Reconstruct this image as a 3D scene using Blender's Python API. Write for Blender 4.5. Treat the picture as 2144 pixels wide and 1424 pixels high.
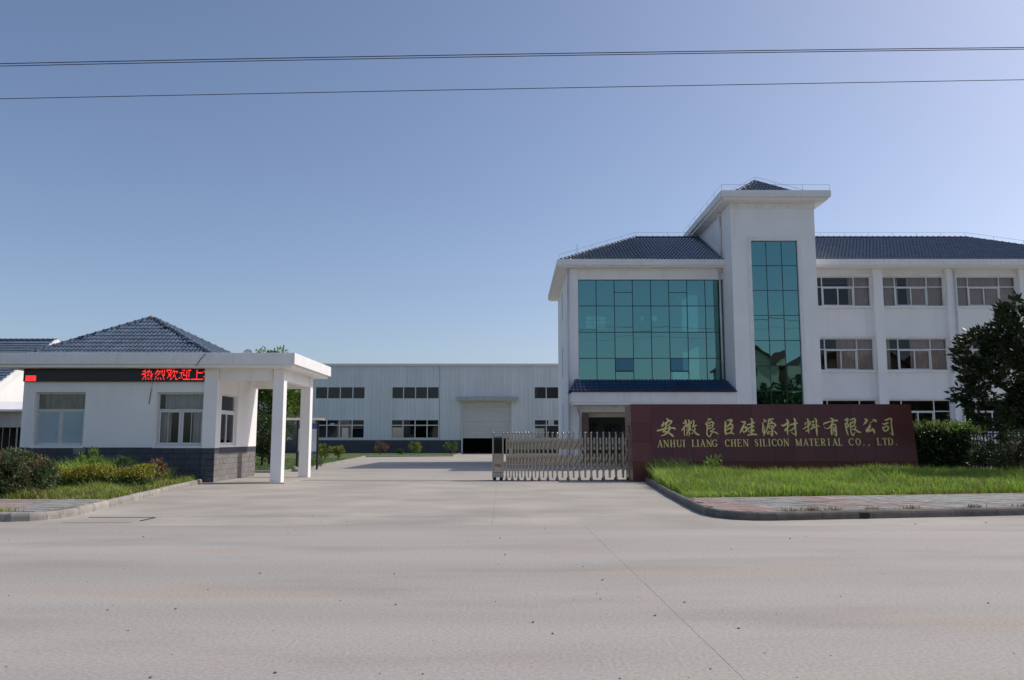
import bpy, bmesh, math, random
import numpy as np
from mathutils import Vector, Matrix
random.seed(7); rng = np.random.default_rng(7)
R = math.radians
for o in list(bpy.data.objects): bpy.data.objects.remove(o)
sc = bpy.context.scene
col = sc.collection

# ---------------------------------------------------------------- camera, sky, sun, exposure
F, CX, CY, HZ, EYE = 1700.0, 1072.0, 712.0, 920.0, 1.5        # photo pixels (2144 x 1424)
PITCH = math.atan((HZ - CY) / F)
cam = bpy.data.cameras.new('camera'); camo = bpy.data.objects.new('camera', cam); col.objects.link(camo)
cam.sensor_width = 36; cam.lens = F / 2144 * 36; cam.clip_end = 5000; cam.clip_start = .05
camo.location = (0, 0, EYE); camo.rotation_euler = (math.pi / 2 + PITCH, 0, 0)
sc.camera = camo
SUN_AZ, SUN_EL = R(71), R(44.5)                                   # azimuth clockwise from +Y
w = bpy.data.worlds.new('World'); sc.world = w; w.use_nodes = True
nt = w.node_tree; bg = nt.nodes['Background']
sky = nt.nodes.new('ShaderNodeTexSky'); sky.sky_type = 'NISHITA'; sky.sun_disc = False
sky.sun_elevation = SUN_EL; sky.sun_rotation = SUN_AZ
sky.altitude = 50; sky.air_density = 0.8; sky.dust_density = 1.8; sky.ozone_density = 5.0
tint = nt.nodes.new('ShaderNodeMix'); tint.data_type = 'RGBA'; tint.blend_type = 'MULTIPLY'; tint.inputs[0].default_value = 1; tint.inputs[7].default_value = (1.08, .94, .84, 1)   # the camera's white balance
nt.links.new(sky.outputs[0], tint.inputs[6]); nt.links.new(tint.outputs[2], bg.inputs[0]); bg.inputs[1].default_value = 0.112
sl = bpy.data.lights.new('sun', 'SUN'); sl.energy = 2.1; sl.angle = R(.55); sl.color = (1, .93, .84)
so = bpy.data.objects.new('sun', sl); col.objects.link(so)
sdir = Vector((math.sin(SUN_AZ) * math.cos(SUN_EL), math.cos(SUN_AZ) * math.cos(SUN_EL), math.sin(SUN_EL)))
so.rotation_euler = sdir.to_track_quat('Z', 'Y').to_euler(); so.location = sdir * 200
sc.view_settings.view_transform = 'Standard'; sc.view_settings.look = 'None'
sc.view_settings.exposure = 0.58; sc.view_settings.gamma = 1
sc.render.engine = 'CYCLES'; sc.cycles.max_bounces = 8; sc.cycles.transparent_max_bounces = 16

# ---------------------------------------------------------------- photo pixel -> place
_c, _s = math.cos(PITCH), math.sin(PITCH)
def ray(px, py):
    a = (px - CX) / F; b = (CY - py) / F
    return Vector((a, _c - b * _s, _s + b * _c))
def P(px, py, Y):                     # the point seen at a pixel on the upright plane at distance Y
    r = ray(px, py); return r * (Y / r.y) + Vector((0, 0, EYE))
def G(px, py, z=0.0):                 # the point seen at a pixel on the level z
    r = ray(px, py); return r * ((z - EYE) / r.z) + Vector((0, 0, EYE))

# ---------------------------------------------------------------- materials
MATS = {}
def mat(name, c, rough=.7, metal=0.0, var=.12, scale=2.0, rand=0.0, bump=0.0, bscale=40.0, stretch=(1, 1, 1),
        c2=None, c2scale=1.0, c2lo=.5, c2hi=.7, c2stretch=(1, 1, 1), c2amt=1.0, spec=.5, coat=0.0, trans=0.0, emit=0.0, grain=0.0, c3=None, c3scale=1.0, c3lo=.5, c3hi=.7, c3stretch=(1, 1, 1), c3amt=1.0):
    m = bpy.data.materials.new(name); m.use_nodes = True; MATS[name] = m
    n = m.node_tree.nodes; l = m.node_tree.links; b = n['Principled BSDF']
    b.inputs['Roughness'].default_value = rough; b.inputs['Metallic'].default_value = metal
    b.inputs['Specular IOR Level'].default_value = spec; b.inputs['Coat Weight'].default_value = coat
    g = n.new('ShaderNodeNewGeometry')
    def noise(sc_, st, det=5):
        mp = n.new('ShaderNodeMapping'); mp.inputs['Scale'].default_value = st; l.new(g.outputs['Position'], mp.inputs['Vector'])
        t = n.new('ShaderNodeTexNoise'); t.inputs['Scale'].default_value = sc_; t.inputs['Detail'].default_value = det
        l.new(mp.outputs[0], t.inputs['Vector']); return t.outputs['Fac']
    mx = n.new('ShaderNodeMix'); mx.data_type = 'RGBA'
    lo = [max(0, x * (1 - var)) for x in c]; hi = [min(1, x * (1 + var)) for x in c]
    mx.inputs[6].default_value = (*lo, 1); mx.inputs[7].default_value = (*hi, 1)
    rp = n.new('ShaderNodeMapRange'); rp.inputs[1].default_value = .3; rp.inputs[2].default_value = .7
    l.new(noise(scale, stretch), rp.inputs[0]); l.new(rp.outputs[0], mx.inputs[0])
    out = mx.outputs[2]
    for c2, c2scale, c2lo, c2hi, c2stretch, c2amt in ((c3, c3scale, c3lo, c3hi, c3stretch, c3amt), (c2, c2scale, c2lo, c2hi, c2stretch, c2amt)):
        if not c2: continue
        m2 = n.new('ShaderNodeMix'); m2.data_type = 'RGBA'; r2 = n.new('ShaderNodeMapRange')
        r2.inputs[1].default_value = c2lo; r2.inputs[2].default_value = c2hi; r2.inputs[4].default_value = c2amt
        l.new(noise(c2scale, c2stretch, 7), r2.inputs[0]); l.new(r2.outputs[0], m2.inputs[0])
        l.new(out, m2.inputs[6]); m2.inputs[7].default_value = (*c2, 1); out = m2.outputs[2]
    if grain:                                                    # sand and fine aggregate
        gr = n.new('ShaderNodeMapRange'); gr.inputs[1].default_value = .25; gr.inputs[2].default_value = .75; gr.inputs[3].default_value = 1 - grain; gr.inputs[4].default_value = 1 + grain
        l.new(noise(34.0, (1, 1, 1), 8), gr.inputs[0]); gv = n.new('ShaderNodeVectorMath'); gv.operation = 'SCALE'; l.new(out, gv.inputs[0]); l.new(gr.outputs[0], gv.inputs['Scale']); out = gv.outputs[0]
    if rand:
        oi = n.new('ShaderNodeObjectInfo'); mr = n.new('ShaderNodeMapRange')
        mr.inputs[3].default_value = 1 - rand; mr.inputs[4].default_value = 1 + rand; l.new(oi.outputs['Random'], mr.inputs[0])
        vm = n.new('ShaderNodeVectorMath'); vm.operation = 'SCALE'; l.new(out, vm.inputs[0]); l.new(mr.outputs[0], vm.inputs['Scale']); out = vm.outputs[0]
    l.new(out, b.inputs['Base Color'])
    if bump:
        bp = n.new('ShaderNodeBump'); bp.inputs['Strength'].default_value = bump; bp.inputs['Distance'].default_value = .02
        l.new(noise(bscale, (1, 1, 1), 6), bp.inputs['Height']); l.new(bp.outputs[0], b.inputs['Normal'])
    if emit:
        l.new(out, b.inputs['Emission Color']); b.inputs['Emission Strength'].default_value = emit
    if trans:                                                    # light passing through leaves
        tr = n.new('ShaderNodeBsdfTranslucent'); l.new(out, tr.inputs[0]); ms = n.new('ShaderNodeMixShader')
        ms.inputs[0].default_value = trans; l.new(b.outputs[0], ms.inputs[1]); l.new(tr.outputs[0], ms.inputs[2])
        l.new(ms.outputs[0], n['Material Output'].inputs['Surface'])
    return m
def glass(name, tint, refl, base, ior=1.5, rough=0.0, wave=0.0):
    m = bpy.data.materials.new(name); m.use_nodes = True; MATS[name] = m
    n = m.node_tree.nodes; l = m.node_tree.links; n.remove(n['Principled BSDF'])
    t = n.new('ShaderNodeBsdfTransparent'); t.inputs[0].default_value = (*tint, 1)
    g = n.new('ShaderNodeBsdfGlossy'); g.inputs[0].default_value = (*refl, 1); g.inputs['Roughness'].default_value = rough
    lw = n.new('ShaderNodeFresnel'); lw.inputs[0].default_value = ior
    ad = n.new('ShaderNodeMath'); ad.operation = 'ADD'; ad.use_clamp = True; ad.inputs[1].default_value = base; l.new(lw.outputs[0], ad.inputs[0])
    ms = n.new('ShaderNodeMixShader'); l.new(ad.outputs[0], ms.inputs[0]); l.new(t.outputs[0], ms.inputs[1]); l.new(g.outputs[0], ms.inputs[2])
    if wave:                                                     # float glass is never quite flat
        ge = n.new('ShaderNodeNewGeometry'); no = n.new('ShaderNodeTexNoise'); no.inputs['Scale'].default_value = .9; no.inputs['Detail'].default_value = 1
        bp = n.new('ShaderNodeBump'); bp.inputs['Strength'].default_value = wave; bp.inputs['Distance'].default_value = .05
        l.new(ge.outputs['Position'], no.inputs['Vector']); l.new(no.outputs['Fac'], bp.inputs['Height']); l.new(bp.outputs[0], g.inputs['Normal']); l.new(bp.outputs[0], lw.inputs['Normal'])
    l.new(ms.outputs[0], n['Material Output'].inputs['Surface']); return m

mat('concrete', (.37, .348, .314), .85, var=.10, scale=.45, c2=(.39, .33, .27), c2scale=.55, c2lo=.57, c2hi=.68, c2stretch=(.3, 1.5, 1), c2amt=.75, c3=(.265, .25, .228), c3scale=.9, c3lo=.50, c3hi=.74, c3stretch=(.3, .9, 1), c3amt=.7, bump=.10, bscale=60, grain=.22, stretch=(.14, 1.3, 1))
mat('drive_concrete', (.385, .355, .308), .85, var=.16, scale=.5, c2=(.28, .262, .24), c2scale=.45, c2lo=.52, c2hi=.68, c2stretch=(.6, 1, 1), c2amt=.6, bump=.25, bscale=50, grain=.12)
mat('yard_concrete', (.38, .355, .31), .85, var=.1, scale=.3, c2=(.30, .28, .26), c2scale=.25, c2lo=.5, c2hi=.7, c2amt=.5, bump=.2, bscale=50)
mat('joint', (.26, .23, .19), .95, var=.2)
mat('earth', (.10, .085, .055), .95, var=.3, scale=.8, c2=(.06, .09, .025), c2scale=.3, c2lo=.42, c2hi=.55)
mat('soil', (.11, .085, .055), .95, var=.3, scale=4, bump=.5, bscale=25)
mat('turf', (.075, .115, .025), .95, var=.3, scale=3, bump=.6, bscale=30)
mat('kerb', (.145, .135, .12), .9, var=.22, scale=5, rand=.14, c2=(.09, .085, .08), c2scale=3, c2lo=.5, c2hi=.75, c2amt=.6, bump=.4, bscale=40)
mat('kerb_light', (.31, .29, .26), .9, var=.2, scale=5, rand=.12, c2=(.17, .16, .15), c2scale=3, c2lo=.5, c2hi=.75, c2amt=.5, bump=.4, bscale=40)
mat('paver_grey', (.275, .28, .262), .9, var=.15, scale=6, rand=.14, c2=(.15, .12, .085), c2scale=1.2, c2lo=.52, c2hi=.66, c2amt=.7, bump=.3)
mat('paver_red', (.33, .235, .205), .9, var=.15, scale=6, rand=.14, c2=(.24, .2, .17), c2scale=1.2, c2lo=.5, c2hi=.66, c2amt=.7, bump=.3)
mat('mortar', (.13, .115, .09), .95, var=.25, scale=4)
mat('white_paint', (.88, .87, .86), .75, var=.03, scale=.8, c2=(.56, .55, .53), c2scale=1.6, c2lo=.53, c2hi=.8, c2stretch=(1.6, 1.6, .16), c2amt=.22, bump=.06, bscale=120)
mat('trim_paint', (.82, .815, .81), .75, var=.05, scale=1.5, c2=(.42, .41, .39), c2scale=2.2, c2lo=.52, c2hi=.8, c2stretch=(3, 3, .35), c2amt=.25, bump=.06, bscale=120)
mat('grey_plaster', (.42, .41, .39), .8, var=.08)
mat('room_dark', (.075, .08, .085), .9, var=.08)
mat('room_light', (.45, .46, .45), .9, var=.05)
mat('lobby_wall', (.16, .165, .15), .6, var=.06)
mat('brown_granite', (.16, .095, .075), .25, var=.2, scale=30)
mat('tile_blue', (.078, .112, .16), .28, var=.22, scale=3, rand=.12, spec=.6, c2=(.09, .105, .11), c2scale=2.2, c2lo=.58, c2hi=.72, c2amt=.5)
mat('tile_far', (.10, .13, .168), .22, var=.2, scale=2, spec=.6, c2=(.13, .14, .14), c2scale=1.5, c2lo=.55, c2hi=.72, c2amt=.45)
mat('tile_navy', (.018, .035, .095), .3, var=.2, scale=3, rand=.1, spec=.55)
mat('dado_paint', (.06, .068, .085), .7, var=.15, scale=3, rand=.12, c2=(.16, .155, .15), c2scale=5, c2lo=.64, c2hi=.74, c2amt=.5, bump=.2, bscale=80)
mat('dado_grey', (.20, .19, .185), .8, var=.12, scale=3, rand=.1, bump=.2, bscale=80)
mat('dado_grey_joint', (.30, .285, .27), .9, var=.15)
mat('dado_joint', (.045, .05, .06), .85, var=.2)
mat('upvc', (.72, .73, .73), .45, var=.04)
mat('upvc_old', (.60, .60, .57), .5, var=.08, scale=6)
mat('film_blue', (.36, .45, .50), .6, var=.06)
mat('paper', (.26, .25, .22), .9, var=.3, scale=5, stretch=(3, 3, .6))
mat('curtain_beige', (.66, .50, .43), .9, var=.08, trans=.25)
mat('curtain_grey', (.62, .62, .62), .9, var=.1, trans=.25)
mat('mullion', (.03, .06, .065), .4, .3, var=.1)
mat('granite', (.145, .043, .034), .30, var=.22, scale=45, rand=.13, spec=.4, c2=(.16, .11, .11), c2scale=1.2, c2lo=.60, c2hi=.82, c2stretch=(3.0, 3.0, .12), c2amt=.45)
mat('granite_joint', (.13, .105, .10), .9, var=.3)
mat('gold', (.95, .70, .27), .38, .25, var=.15, scale=8)
mat('steel', (.36, .33, .30), .2, 1.0, var=.08, scale=5)
mat('steel_dull', (.34, .33, .32), .4, 1.0, var=.15, scale=5)
mat('rubber', (.02, .02, .02), .8)
mat('dark_iron', (.018, .02, .02), .55, .2)
mat('rail_steel', (.07, .055, .05), .6, .5)
mat('cladding', (.73, .76, .77), .5, .05, var=.04, scale=.6, rand=.05, spec=.4, c2=(.62, .64, .64), c2scale=1.0, c2lo=.55, c2hi=.8, c2stretch=(1.5, 1.5, .1), c2amt=.5)
mat('shutter', (.62, .61, .57), .55, .05, var=.04, rand=.04)
mat('awning', (.42, .42, .40), .6, var=.15, scale=2, stretch=(2, 2, .4))
mat('led_black', (.006, .006, .007), .35, var=.1)
mat('led_red', (1.0, .035, .03), .4, var=.02, emit=1.1)
mat('pipe', (.62, .61, .60), .5, var=.08)
mat('plastic_white', (.7, .7, .7), .4)
mat('lamp_cream', (.62, .55, .42), .4)
mat('blue_plate', (.012, .03, .32), .5)
mat('notice_blue', (.04, .11, .30), .4)
mat('notice_paper', (.62, .66, .70), .6, var=.12, scale=7)
mat('ink', (.02, .02, .022), .8)
mat('bark', (.09, .07, .05), .95, var=.3, scale=12, bump=.6, bscale=30)
mat('leaf_magnolia', (.036, .052, .018), .48, var=.5, scale=1.4, trans=.08, spec=.3, c2=(.10, .075, .018), c2scale=2.2, c2lo=.62, c2hi=.72, c2amt=.6)
mat('leaf_bright', (.16, .25, .04), .55, var=.4, scale=1.1, trans=.35)
mat('leaf_mid', (.08, .14, .03), .5, var=.4, scale=2.0, trans=.3)
mat('leaf_dark', (.035, .062, .018), .5, var=.4, scale=2.0, trans=.2)
mat('leaf_grey', (.09, .13, .10), .55, var=.35, scale=2.5, trans=.2)
mat('leaf_yellow', (.36, .33, .035), .55, var=.35, scale=4, trans=.3, c2=(.10, .14, .02), c2scale=6, c2lo=.45, c2hi=.62)
mat('leaf_bush', (.095, .14, .055), .5, var=.4, scale=4, trans=.2, c2=(.26, .11, .07), c2scale=2.6, c2lo=.52, c2hi=.68, c2amt=.8)
mat('leaf_brown', (.19, .12, .06), .8, var=.3, scale=4, trans=.2)
mat('leaf_lime', (.20, .24, .035), .55, var=.3, scale=4, trans=.3)
mat('grass', (.30, .46, .06), .6, var=.4, scale=.9, trans=.5, c2=(.34, .33, .07), c2scale=1.6, c2lo=.56, c2hi=.72, c2amt=.5)
mat('grass_dry', (.34, .29, .10), .7, var=.3, scale=2, trans=.35)
mat('grass_deep', (.21, .33, .055), .6, var=.4, scale=1.5, trans=.45)
mat('grass_short', (.10, .17, .03), .6, var=.35, scale=1.2, trans=.3)
mat('weed', (.26, .33, .06), .6, var=.4, scale=2.2, trans=.3, c2=(.22, .17, .07), c2scale=2.0, c2lo=.5, c2hi=.66, c2amt=.7)
mat('dry_grass', (.27, .20, .11), .8, var=.3, trans=.2)
mat('petal', (.75, .74, .70), .7)
mat('pebble', (.19, .17, .15), .9, var=.4, scale=8)
mat('stone', (.24, .22, .20), .9, var=.3, scale=6, bump=.6)
mat('notice_teal', (.03, .22, .22), .6, var=.1)
mat('wire', (.014, .016, .022), .6)
mat('pole_concrete', (.33, .32, .30), .9, var=.1)
mat('red_roof', (.20, .06, .04), .7, var=.2, scale=3)
mat('cream_wall', (.50, .46, .36), .8, var=.06)
mat('scrub', (.05, .08, .02), .9, var=.5, scale=.8, bump=1.0, bscale=3)
glass('glass_clear', (.95, .96, .96), (1, 1, 1), 0.0, 1.36)
glass('glass_dark', (.55, .6, .65), (.9, .95, 1), .01, 1.4)
glass('glass_teal', (.34, .62, .60), (.255, .49, .455), .54, wave=.05)

# ---------------------------------------------------------------- mesh helpers
ORG = {}
def tag(o, label=None, cat=None, group=None, kind=None):
    if label: o['label'] = label
    if cat: o['category'] = cat
    if group: o['group'] = group
    if kind: o['kind'] = kind
    return o
def thing(name, loc, label=None, cat=None, group=None, kind=None):
    o = bpy.data.objects.new(name, None); col.objects.link(o); o.location = loc; o.empty_display_size = .2
    ORG[o.name] = Vector(loc); return tag(o, label, cat, group, kind)
def place(name, mesh, parent=None, M4=None, loc=None):
    """one object on (shared) mesh data at a world place"""
    o = bpy.data.objects.new(name, mesh); col.objects.link(o)
    if M4 is None: M4 = Matrix.Translation(loc if loc is not None else (0, 0, 0))
    if parent is not None:
        o.parent = parent; M4 = Matrix.Translation(-ORG[parent.name]) @ M4
        ORG[o.name] = ORG[parent.name]
    else: ORG[o.name] = M4.translation.copy()
    o.matrix_local = M4
    return o
class MB:
    def __init__(s): s.v = []; s.f = []
    def add(s, vs, fs):
        n = len(s.v); s.v += [tuple(v) for v in vs]; s.f += [tuple(i + n for i in f) for f in fs]; return s
    def box(s, x0, x1, y0, y1, z0, z1):
        return s.add([(x, y, z) for z in (z0, z1) for y in (y0, y1) for x in (x0, x1)],
                     [(0, 2, 3, 1), (4, 5, 7, 6), (0, 1, 5, 4), (2, 6, 7, 3), (0, 4, 6, 2), (1, 3, 7, 5)])
    def prism(s, pts, d):
        """polygon (counter-clockwise seen against d) pushed along the vector d"""
        n = len(pts); d = Vector(d); a = [Vector(p) for p in pts]
        return s.add(a + [p + d for p in a], [tuple(range(n))[::-1], tuple(range(n, 2 * n))] + [(i, (i + 1) % n, n + (i + 1) % n, n + i) for i in range(n)])
    def flat(s, pts): return s.add(pts, [tuple(range(len(pts)))])
    def tube(s, pts, r, n=8, cap=True):
        pts = [Vector(p) for p in pts]; m = len(pts); rs = r if isinstance(r, (list, tuple)) else [r] * m
        vs = []; fs = []
        for i, p in enumerate(pts):
            d = (pts[min(i + 1, m - 1)] - pts[max(i - 1, 0)]).normalized()
            a = d.orthogonal().normalized() if abs(d.z) > .9 else d.cross(Vector((0, 0, 1))).normalized()
            b = d.cross(a)
            vs += [p + (a * math.cos(2 * math.pi * k / n) + b * math.sin(2 * math.pi * k / n)) * rs[i] for k in range(n)]
        for i in range(m - 1):
            for k in range(n): fs.append((i * n + k, i * n + (k + 1) % n, (i + 1) * n + (k + 1) % n, (i + 1) * n + k))
        if cap: fs += [tuple(range(n))[::-1], tuple(range((m - 1) * n, m * n))]
        return s.add(vs, fs)
    def ball(s, c, r, n=10, m=6, sz=1.0):
        vs = []; fs = []
        for i in range(m + 1):
            t = math.pi * i / m
            for k in range(n):
                p = 2 * math.pi * k / n
                vs.append((c[0] + r * math.sin(t) * math.cos(p), c[1] + r * math.sin(t) * math.sin(p), c[2] + r * sz * math.cos(t)))
        for i in range(m):
            for k in range(n): fs.append((i * n + k, (i + 1) * n + k, (i + 1) * n + (k + 1) % n, i * n + (k + 1) % n))
        return s.add(vs, fs)
    def wall(s, a0, a1, z0, z1, t0, t1, holes=(), axis='x'):
        """upright wall with openings; runs along X (t = Y) or along Y (t = X)"""
        A = sorted({a0, a1, *[h[0] for h in holes], *[h[1] for h in holes]}); Z = sorted({z0, z1, *[h[2] for h in holes], *[h[3] for h in holes]})
        A = [a for a in A if a0 <= a <= a1]; Z = [z for z in Z if z0 <= z <= z1]
        def solid(i, j):
            if not (0 <= i < len(A) - 1 and 0 <= j < len(Z) - 1): return False
            x = (A[i] + A[i + 1]) / 2; z = (Z[j] + Z[j + 1]) / 2
            return not any(h[0] < x < h[1] and h[2] < z < h[3] for h in holes)
        q = (lambda a, t, z: (a, t, z)) if axis == 'x' else (lambda a, t, z: (t, a, z))
        for i in range(len(A) - 1):
            for j in range(len(Z) - 1):
                if not solid(i, j): continue
                x0, x1, y0, y1 = A[i], A[i + 1], Z[j], Z[j + 1]
                s.flat([q(x0, t0, y0), q(x1, t0, y0), q(x1, t0, y1), q(x0, t0, y1)]); s.flat([q(x0, t1, y0), q(x0, t1, y1), q(x1, t1, y1), q(x1, t1, y0)])
                if not solid(i - 1, j): s.flat([q(x0, t0, y0), q(x0, t0, y1), q(x0, t1, y1), q(x0, t1, y0)])
                if not solid(i + 1, j): s.flat([q(x1, t0, y0), q(x1, t1, y0), q(x1, t1, y1), q(x1, t0, y1)])
                if not solid(i, j - 1): s.flat([q(x0, t0, y0), q(x0, t1, y0), q(x1, t1, y0), q(x1, t0, y0)])
                if not solid(i, j + 1): s.flat([q(x0, t0, y1), q(x1, t0, y1), q(x1, t1, y1), q(x0, t1, y1)])
        return s
    def mesh(s, name, m, smooth=False, org=(0, 0, 0)):
        me = bpy.data.meshes.new(name); o = Vector(org)
        me.from_pydata([tuple(Vector(v) - o) for v in s.v], [], s.f)
        if isinstance(m, str): m = MATS[m]
        me.materials.append(m)
        if smooth: me.polygons.foreach_set('use_smooth', [True] * len(me.polygons))
        me.update(); return me
    def build(s, name, m, parent=None, smooth=False, loc=None, fix=True):
        if loc is None: loc = ORG[parent.name] if parent is not None else Vector((0, 0, 0))
        me = s.mesh(name, m, smooth, loc)
        if fix and len(me.polygons) < 4000:
            bm = bmesh.new(); bm.from_mesh(me); bmesh.ops.recalc_face_normals(bm, faces=bm.faces); bm.to_mesh(me); bm.free()
        return place(name, me, parent, loc=loc)
def bevel(o, wd=.02, seg=2):
    md = o.modifiers.new('bevel', 'BEVEL'); md.width = wd; md.segments = seg; md.limit_method = 'ANGLE'; return o
def struct(o): o['kind'] = 'structure'; return o
def inpoly(x, y, poly):
    c = False; n = len(poly)
    for i in range(n):
        x0, y0 = poly[i][:2]; x1, y1 = poly[i - 1][:2]
        if (y0 > y) != (y1 > y) and x < (x1 - x0) * (y - y0) / (y1 - y0) + x0: c = not c
    return c
def big_mesh(name, V, Fq, m, parent=None, loc=None):
    """numpy vertices and faces of equal size -> one object"""
    if loc is None: loc = ORG[parent.name] if parent is not None else Vector((0, 0, 0))
    V = np.asarray(V, dtype=np.float32) - np.array(loc, dtype=np.float32); Fq = np.asarray(Fq, dtype=np.int32); k = Fq.shape[1]
    me = bpy.data.meshes.new(name); me.vertices.add(len(V)); me.vertices.foreach_set('co', V.ravel())
    me.loops.add(Fq.size); me.loops.foreach_set('vertex_index', Fq.ravel())
    me.polygons.add(len(Fq)); me.polygons.foreach_set('loop_start', np.arange(0, Fq.size, k, dtype=np.int32)); me.polygons.foreach_set('loop_total', np.full(len(Fq), k, dtype=np.int32))
    me.materials.append(MATS[m] if isinstance(m, str) else m); me.update(calc_edges=True)
    return place(name, me, parent, loc=loc)
def leaves(name, C, D, ln, wd, m, parent=None, loc=None):
    """one kite-shaped leaf at each point C, pointing along D"""
    N = len(C); D = D / (np.linalg.norm(D, axis=1, keepdims=True) + 1e-9)
    r = rng.normal(size=(N, 3)); S = np.cross(D, r); S /= np.linalg.norm(S, axis=1, keepdims=True) + 1e-9
    L = (ln * rng.uniform(.65, 1.25, N))[:, None]; W = (wd * rng.uniform(.7, 1.2, N))[:, None]
    up = np.cross(S, D)
    V = np.stack([C, C + D * L * .45 + S * W * .5 + up * L * .06, C + D * L, C + D * L * .45 - S * W * .5 + up * L * .06], 1).reshape(-1, 3)
    return big_mesh(name, V, np.arange(4 * N).reshape(N, 4), m, parent, loc)
def blades(name, X, Y, z0, h, wd, m, lean=.45, parent=None, loc=None):
    """bent grass blades rooted at X, Y"""
    N = len(X); a = rng.uniform(0, 2 * math.pi, N); H = h * rng.uniform(.45, 1.25, N); ln = lean * H * rng.uniform(.2, 1.6, N)
    B = np.stack([X, Y, np.full(N, z0) if np.isscalar(z0) else z0], 1); dx = np.stack([np.cos(a), np.sin(a), np.zeros(N)], 1); b = a + rng.uniform(.8, 2.3, N)
    sx = np.stack([np.cos(b), np.sin(b), np.zeros(N)], 1) * (wd * rng.uniform(.6, 1.3, N))[:, None]
    up = np.array([0, 0, 1.0]); M1 = B + dx * (ln * .3)[:, None] + up * (H * .6)[:, None]; T = B + dx * ln[:, None] + up * (H * rng.uniform(.8, 1, N))[:, None]
    V = np.stack([B - sx * .5, B + sx * .5, M1 + sx * .42, M1 - sx * .42, T + sx * .06, T - sx * .06], 1).reshape(-1, 3)
    i = np.arange(N)[:, None] * 6
    Fq = np.concatenate([i + np.array([[0, 1, 2, 3]]), i + np.array([[3, 2, 4, 5]])], 0)
    return big_mesh(name, V, Fq, m, parent, loc)
def pts_in(poly, n):
    xs = [p[0] for p in poly]; ys = [p[1] for p in poly]; X = rng.uniform(min(xs), max(xs), n); Y = rng.uniform(min(ys), max(ys), n)
    c = np.zeros(n, bool); k = len(poly)
    for i in range(k):
        x0, y0 = poly[i]; x1, y1 = poly[i - 1]
        if y0 == y1: continue
        t = ((y0 > Y) != (y1 > Y)) & (X < (x1 - x0) * (Y - y0) / (y1 - y0) + x0); c ^= t
    return X[c], Y[c]
def tree(name, x, y, z0, h, rx, rz, zc, clumps, per, cr, ln, wd, m, label, trunk_r=.08, group=None, cat='tree', out=.5, seed_pts=None, ry=None, shell=.45):
    """trunk with limbs, and leaves in clumps at the limb ends"""
    t = thing(name, (x, y, z0), label, cat, group)
    ry = ry or rx; K = []
    while len(K) < clumps:
        p = rng.normal(size=3); p /= np.linalg.norm(p); p *= shell + (1 - shell) * rng.random() ** .6
        q = np.array([x + p[0] * rx, y + p[1] * ry, z0 + zc + p[2] * rz])
        if q[2] > z0 + .12: K.append(q)
    K = np.array(K)
    if seed_pts is not None: K = np.concatenate([K, np.array(seed_pts)], 0)
    b = MB(); top = Vector((x + rng.normal() * .05, y, z0 + zc * 1.0))
    b.tube([(x, y, z0), (x + .02, y, z0 + zc * .5), top], [trunk_r, trunk_r * .8, trunk_r * .55], 8)
    for q in K[:min(len(K), 60)]:
        s = Vector((x, y, z0)).lerp(top, rng.uniform(.45, 1)); e = Vector(q); mid = s.lerp(e, .5) + Vector((0, 0, .08 * rz))
        b.tube([s, mid, e], [trunk_r * .35, trunk_r * .22, trunk_r * .08], 5, cap=False)
    b.build('trunk', 'bark', t, smooth=True)
    C = np.repeat(K, per, 0); O = rng.normal(size=C.shape); O /= np.linalg.norm(O, axis=1, keepdims=True)
    rad = cr * rng.uniform(.6, 1.3, len(K)).repeat(per) * rng.random(len(C)) ** .5
    C = C + O * rad[:, None]; C[:, 2] = np.maximum(C[:, 2], z0 + .03)
    cen = np.array([x, y, z0 + zc]); od = C - cen; od /= np.linalg.norm(od, axis=1, keepdims=True) + 1e-9
    D = O * .6 + od * out + rng.normal(size=C.shape) * .45 + np.array([0, 0, .15])
    leaves('crown', C, D, ln, wd, m, t); return t

# ================================================================ ground, road, pavements
struct(MB().flat([(-700, -500, -.08), (700, -500, -.08), (700, 900, -.08), (-700, 900, -.08)]).build('ground', 'earth'))
def slab_set(name, m, base, slabs):
    """concrete poured in slabs: a sunk bed and one object for each slab"""
    t = struct(MB().flat([(x, y, -.010) for x, y in base]).build(name, 'joint'))
    for pts in slabs:
        b = MB(); b.prism([(x, y, -.009) for x, y in pts], (0, 0, .009))
        b.build('slab', m, t)
    return t
g = .0018
slab_set('road', 'concrete', [(-120, -12), (120, -12), (120, 14.5), (-120, 14.5)],
         [[(-120, -12), (1.46 - g, -12), (1.46 - g, 5.4), (1.27 - g, 14.5 - g), (-120, 14.5 - g)], [(1.46 + g, -12), (120, -12), (120, 14.5 - g), (1.27 + g, 14.5 - g), (1.46 + g, 5.4)]])
slab_set('driveway', 'drive_concrete', [(-40, 14.5), (40, 14.5), (40, 30.2), (-40, 30.2)],
         [[(-40, 14.5 + g), (-4.1 - g, 14.5 + g), (-5.8 - g, 30.2 - g), (-40, 30.2 - g)],
          [(-4.1 + g, 14.5 + g), (-.35 - g, 14.5 + g), (-.55 - g, 30.2 - g), (-5.8 + g, 30.2 - g)],
          [(-.35 + g, 14.5 + g), (40, 14.5 + g), (40, 30.2 - g), (-.55 + g, 30.2 - g)]])
yx = [-45, -12.5, -7.4, -3.0, 1.6, 7, 45]; yy = [30.2, 39, 47, 55, 63, 71, 79, 108]
slab_set('yard', 'yard_concrete', [(-45, 30.2), (45, 30.2), (45, 108), (-45, 108)],
         [[(yx[i] + g, yy[j] + g), (yx[i + 1] - g, yy[j] + g), (yx[i + 1] - g, yy[j + 1] - g), (yx[i] + g, yy[j + 1] - g)] for i in range(len(yx) - 1) for j in range(len(yy) - 1)])

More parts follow.
